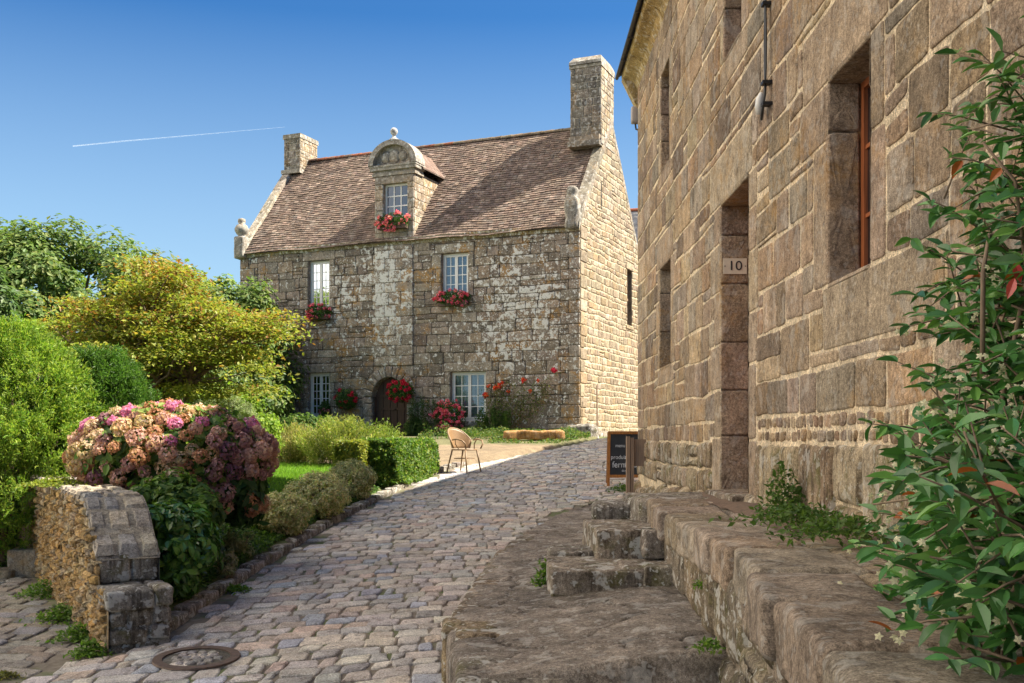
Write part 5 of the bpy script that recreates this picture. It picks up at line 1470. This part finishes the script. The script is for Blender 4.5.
for i, (p, d) in enumerate(heads):
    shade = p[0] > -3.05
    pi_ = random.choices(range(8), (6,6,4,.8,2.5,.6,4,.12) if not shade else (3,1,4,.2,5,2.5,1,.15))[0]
    if d[2] > .6 and random.random() < .3: pi_ = random.choice((3,2,3))
    me = hmesh[pi_*2+i % 2]; sc_ = random.uniform(.7,1.3)
    if i < 100:
        o = bpy.data.objects.new('flower_head', me); C.objects.link(o); o.parent = hy
        o.location = Vector(p-BASE[hy.name]); o.scale = (sc_,)*3
        o.rotation_euler = (Vector(d)+Vector((0,0,.5))).to_track_quat('Z','Y').to_euler()
    else:
        q = (Vector(d)+Vector((0,0,.5))).to_track_quat('Z','Y').to_matrix()
        vv = np.array([v.co[:] for v in me.vertices])*sc_; vv = vv@np.array(q).T+p
        cc = np.zeros(len(me.vertices)*4); me.color_attributes['col'].data.foreach_get('color', cc)
        rest.add(vv, [tuple(f.vertices) for f in me.polygons], cc.reshape(-1,4)[:,:3])
if rest.n: stuff(rest.build('flower_heads', M_petal, hy))

# lawn and kerb-side ground cover (uncountable)
m = MB(); n_ = 60000
x = rng.uniform(-6.5,-2.4,n_); y = rng.uniform(12.5,21.5,n_)
keep = np.array([a < K(b)-.45 and wdist(a,b) > .8 for a,b in zip(x,y)]); x, y = x[keep], y[keep]; n_ = len(x)
p = np.stack([x, y, [gz(a,b)-.005 for a,b in zip(x,y)]], 1)
leaves(m, p, rng.normal(size=(n_,3))*(1,1,.1), .085*rng.uniform(.6,1.3,(n_,1,1)), .14, colmix(n_, [(.17,.32,.03),(.13,.27,.025),(.22,.38,.04)]), tdir=np.array([0,0,1.])+rng.normal(size=(n_,3))*.35)
o = stuff(m.build('lawn_grass', M_leaf)); o['label'] = 'bright green lawn behind the clipped shrubs'; o['category'] = 'grass'
m = MB(); n_ = 26000
y = rng.uniform(8.9,21,n_); x = np.array([K(b) for b in y])-.17-np.abs(rng.normal(size=n_))*.45
keep = (x > -4.2)&(np.array([noise.noise(Vector((a*1.3,b*1.3,4))) for a,b in zip(x,y)]) > -.25); x, y = x[keep], y[keep]; n_ = len(x)
p = np.stack([x, y, [gz(a,b)+rng.uniform(0,.07) for a,b in zip(x,y)]], 1)
leaves(m, p, rng.normal(size=(n_,3))*.6+(0,0,1), .045*rng.uniform(.5,1.4,(n_,1,1)), .6, colmix(n_, [(.07,.14,.03),(.11,.20,.035),(.05,.10,.025)]))
o = stuff(m.build('verge_cover', M_leaf)); o['label'] = 'low green ground cover along the kerb'; o['category'] = 'ground cover'

# weeds
def weed(label, c, r, h, n, cols=G1, size=.045):
    m = MB(); q = rng.normal(size=(n,3))*np.array([r*.45,r*.45,0]); f = rng.uniform(0,1,n)
    p = V3(c)+q; p[:,2] += f*h*(1-np.clip(np.hypot(q[:,0],q[:,1])/r/1.3, 0, .9))
    leaves(m, p, rng.normal(size=(n,3))*.6+(0,0,1), size*rng.uniform(.6,1.3,(n,1,1)), .5, colmix(n, cols))
    tag(m.build('weed', M_leaf, base=c), label, 'weed', 'weeds in the joints')
WG = [(.12,.22,.03),(.09,.17,.03),(.17,.27,.04)]
def wb(t, off=.12): q = lp(t, 0, off); return (q[0], q[1], roadz(q[0],q[1]))
weed('weed at the near corner foot of the ochre wall', wb(.05), .14, .14, 400, WG)
weed('grassy tuft at the ochre wall foot left of its near corner', wb(.75), .16, .16, 450, WG)
weed('bright weed halfway along the foot of the ochre wall', wb(1.7), .2, .16, 500, WG)
weed('weeds near the far foot of the ochre wall', wb(3.1), .22, .18, 500, WG)
weed('yellowish moss tuft in the lower street cobbles', (-3.5,7.3,roadz(-3.5,7.3)), .12, .03, 300, [(.16,.16,.04),(.2,.18,.05)], .03)
weed('tiny weed at the kerb beside the leafy shrub', (K(9.8)+.08,9.8,roadz(-2.5,9.8)), .12, .06, 260, WG)
weed('fresh green plant beside the lowest stone step', (.24,8.25,-1.14), .07, .26, 220, WG, .05)
weed('small weed growing at the foot of the terrace wall near the camera', (1.0,5.35,-1.05), .08, .05, 120, WG, .035)
weed('sprig in the terrace wall face', (1.08,6.1,-.85), .04, .08, 40, WG, .03)
weed('leafy weeds at the foot of the granite wall on the terrace', (1.80,7.0,-.47), .16, .36, 420, [(.07,.13,.03),(.10,.17,.035)], .05)
weed('creeping weeds on the terrace soil near the jasmine', (1.68,6.2,-.48), .35, .12, 700, [(.07,.13,.03),(.10,.17,.035)], .045)
weed('creeping plant on the terrace in front of the near wall', (1.62,5.2,-.48), .3, .14, 500, [(.07,.13,.03),(.10,.17,.035)], .045)
weed('dark green fringe below the chalkboard', (1.9,17.6,P(17.6)), .35, .12, 500, G1, .05)
weed('yellow green moss tufts on top of the ochre wall', lp(2.9,-.44,.02), .3, .10, 1200, [(.22,.24,.03),(.15,.2,.03)], .035)

# jasmine at the right edge
js = thing('jasmine_bush', 'climbing star jasmine with glossy leaves and white flowers at right', 'jasmine', (1.55,3.3,-.5))
m = MB(); st_ = MB(); fl = []
JG = [(.06,.17,.04),(.085,.22,.05),(.04,.115,.03),(.14,.29,.06)]
def jprof(z): return float(np.interp(z, [-.95,-.6,-.2,.2,.4,.7,1.0,1.3], [1.26,1.25,1.30,1.40,1.50,1.56,1.56,1.6]))   # left outline of the plant
ns = 980
for k in range(ns):
    z = rng.uniform(-.98,.42) if k < ns*.80 else rng.uniform(.35,1.2)
    x_l = jprof(z)+.03
    x = x_l+abs(rng.normal())*.22+rng.uniform(0,.25)*(z < .4)
    y = 3.3+rng.uniform(-.35,.55)
    if k % 3 == 0:                                   # low shoots spilling over the coping
        z = rng.uniform(-.56,-.05); y = rng.uniform(2.3,3.5); x = .35*y+.14+abs(rng.normal())*.22+rng.uniform(0,.3)
    a0 = V3((x,y,z)); dr_ = V3((rng.normal()*.6-.35, rng.normal()*.6-.2, rng.normal()*.45+.15)); dr_ /= np.linalg.norm(dr_)
    L = rng.uniform(.15,.30); b0 = a0+dr_*L
    tube(st_, [a0-dr_*.1, (a0+b0)/2+(0,0,.01), b0], [.004,.003,.002], 4, (.10,.07,.04))
    q = 10; f = np.repeat(np.linspace(.1,1,q//2),2)[:,None]
    side = np.tile([1,-1], q//2)[:,None]
    perp = np.cross(dr_, [0,0,1.]); perp /= np.linalg.norm(perp)
    p = a0+dr_*L*f
    td = perp*side*.8+dr_*.7+rng.normal(size=(q,3))*.25+(0,0,.05)
    nn = np.array([0,-.35,1.])+rng.normal(size=(q,3))*.4
    cols = colmix(q, JG, [.35,.35,.18,.12])
    r_ = rng.uniform(size=q) < .015; cols[r_] = (.38,.10,.02)
    leaves(m, p, nn, .074*rng.uniform(.7,1.2,(q,1,1)), .42, cols, LD, tdir=td)
    if rng.uniform() < .6 and z < .45: fl.append(b0+rng.normal(size=3)*.01)
m.build('foliage', M_gloss, js)
# climbing main stems
for pts in ([(1.55,3.3,-.6),(1.5,3.3,0),(1.58,3.25,.5),(1.52,3.2,.78),(1.42,3.2,.9)],[(1.6,3.4,-.6),(1.62,3.35,.3),(1.66,3.3,.9),(1.6,3.2,1.3)],[(1.42,3.2,.2),(1.40,3.15,.5),(1.44,3.2,.62),(1.6,3.2,.6)]):
    tube(st_, pts, [.010,.008,.007,.005,.004][:len(pts)] if len(pts) == 5 else [.008,.007,.006,.004], 6, (.14,.08,.05))
st_.build('stems', M_bark, js, smooth=True)
m = MB()
for c in fl:
    for q in range(random.randint(2,4)):
        cc = V3(c)+rng.normal(size=3)*.018
        nrm = V3((rng.normal()*.4-.2, -1+rng.normal()*.3, .4+rng.normal()*.4)); nrm /= np.linalg.norm(nrm)
        t1 = np.cross(nrm,[.3,.2,1.]); t1 /= np.linalg.norm(t1); t2 = np.cross(nrm,t1)
        an = np.arange(5)*2*PI/5+rng.uniform(0,1); d = np.cos(an)[:,None]*t1+np.sin(an)[:,None]*t2
        leaves(m, np.tile(cc,(5,1)), np.tile(nrm,(5,1))+d*.3, .013, .6, np.tile((.72,.66,.46),(5,1)), tdir=d)
m.build('flowers', M_petal, js)
m = MB(); q = 5
p = np.array([(1.47,3.1,.52),(1.46,3.08,.47),(1.44,3.12,.80),(1.5,3.1,.83),(1.55,3.05,.45)])
leaves(m, p, rng.normal(size=(q,3))*.4+(0,-1,.2), .062, .45, np.array([(.45,.05,.05),(.5,.07,.06),(.4,.12,.03),(.42,.13,.03),(.3,.05,.04)]), LD, tdir=np.array([[0,0,-1.]]*q)+rng.normal(size=(q,3))*.2)
m.build('red_leaves', M_gloss, js)

# contrail: a long thin trail high up
m = MB(); D = 6000.
def sky(px, py): return ((px-512)/1060*D, D, (440-py)/1060*D)
tube(m, [sky(73,146), sky(120,141.5), sky(190,135.5), sky(285,127)], [3.2,3.4,2.2,.5], 8)
mc, nt, b = newmat('vapour'); b.inputs['Base Color'].default_value = (.9,.9,.9,1); b.inputs['Roughness'].default_value = 1; b.inputs['Alpha'].default_value = .22
tag(m.build('contrail', mc, smooth=True), 'thin white contrail slanting across the blue sky', 'contrail')

# ------------------------------------------------------------------ light, sky, camera
FILL_CLD = 27.  # strength of the added clouds that brighten the shaded side
SE, az_v = 49., V3((.9992,.04,0))
azr = math.atan2(az_v[0], az_v[1])              # clockwise from +Y
w = bpy.data.worlds.new('World'); scene.world = w; w.use_nodes = True
nt = w.node_tree; bg = nt.nodes['Background']
sk = nt.nodes.new('ShaderNodeTexSky'); sk.sky_type = 'NISHITA'; sk.sun_disc = False
sk.sun_elevation = R(SE); sk.sun_rotation = azr; sk.altitude = 100; sk.air_density = 1.0; sk.dust_density = .6; sk.ozone_density = 2.5
# bright clouds added to the left, outside the view, to fill the shade; the sky ahead is clear
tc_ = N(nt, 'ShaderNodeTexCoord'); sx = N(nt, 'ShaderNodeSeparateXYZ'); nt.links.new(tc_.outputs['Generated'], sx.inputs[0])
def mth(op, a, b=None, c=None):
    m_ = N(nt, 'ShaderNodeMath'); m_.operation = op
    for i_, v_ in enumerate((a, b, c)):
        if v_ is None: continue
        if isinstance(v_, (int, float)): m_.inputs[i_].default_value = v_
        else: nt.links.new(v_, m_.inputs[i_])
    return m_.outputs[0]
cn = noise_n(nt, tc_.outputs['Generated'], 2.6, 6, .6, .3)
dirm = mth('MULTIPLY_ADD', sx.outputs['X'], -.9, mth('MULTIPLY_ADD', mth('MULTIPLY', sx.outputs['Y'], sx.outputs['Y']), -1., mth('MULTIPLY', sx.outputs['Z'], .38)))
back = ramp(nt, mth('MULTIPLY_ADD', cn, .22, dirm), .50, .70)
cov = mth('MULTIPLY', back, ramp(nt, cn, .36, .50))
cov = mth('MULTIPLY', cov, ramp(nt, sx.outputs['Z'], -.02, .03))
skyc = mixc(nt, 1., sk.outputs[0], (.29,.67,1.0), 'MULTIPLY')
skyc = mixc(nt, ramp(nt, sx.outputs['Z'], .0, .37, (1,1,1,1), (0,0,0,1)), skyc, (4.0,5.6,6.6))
cl_ = mixc(nt, cov, skyc, (FILL_CLD*1.0, FILL_CLD*.89, FILL_CLD*.73))
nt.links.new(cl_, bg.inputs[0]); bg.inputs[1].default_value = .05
L = bpy.data.lights.new('sun', 'SUN'); L.energy = 5.0; L.angle = R(.55); L.color = (1,.93,.80)
lo = bpy.data.objects.new('sun', L); C.objects.link(lo)
dirv = Vector((az_v[0]*math.cos(R(SE)), az_v[1]*math.cos(R(SE)), math.sin(R(SE))))
lo.rotation_euler = dirv.to_track_quat('Z', 'Y').to_euler(); lo.location = (20,0,30)
cam = bpy.data.cameras.new('camera'); co = bpy.data.objects.new('camera', cam); C.objects.link(co)
cam.sensor_width = 36; cam.lens = 1060/1024*36; cam.shift_y = (440-341.5)/1024; cam.clip_end = 12000; cam.clip_start = .05
co.location = (0,0,0); co.rotation_euler = (R(90),0,0)
scene.camera = co
scene.view_settings.view_transform = 'Standard'; scene.view_settings.look = 'None'
scene.view_settings.exposure = 1.65; scene.view_settings.gamma = 1
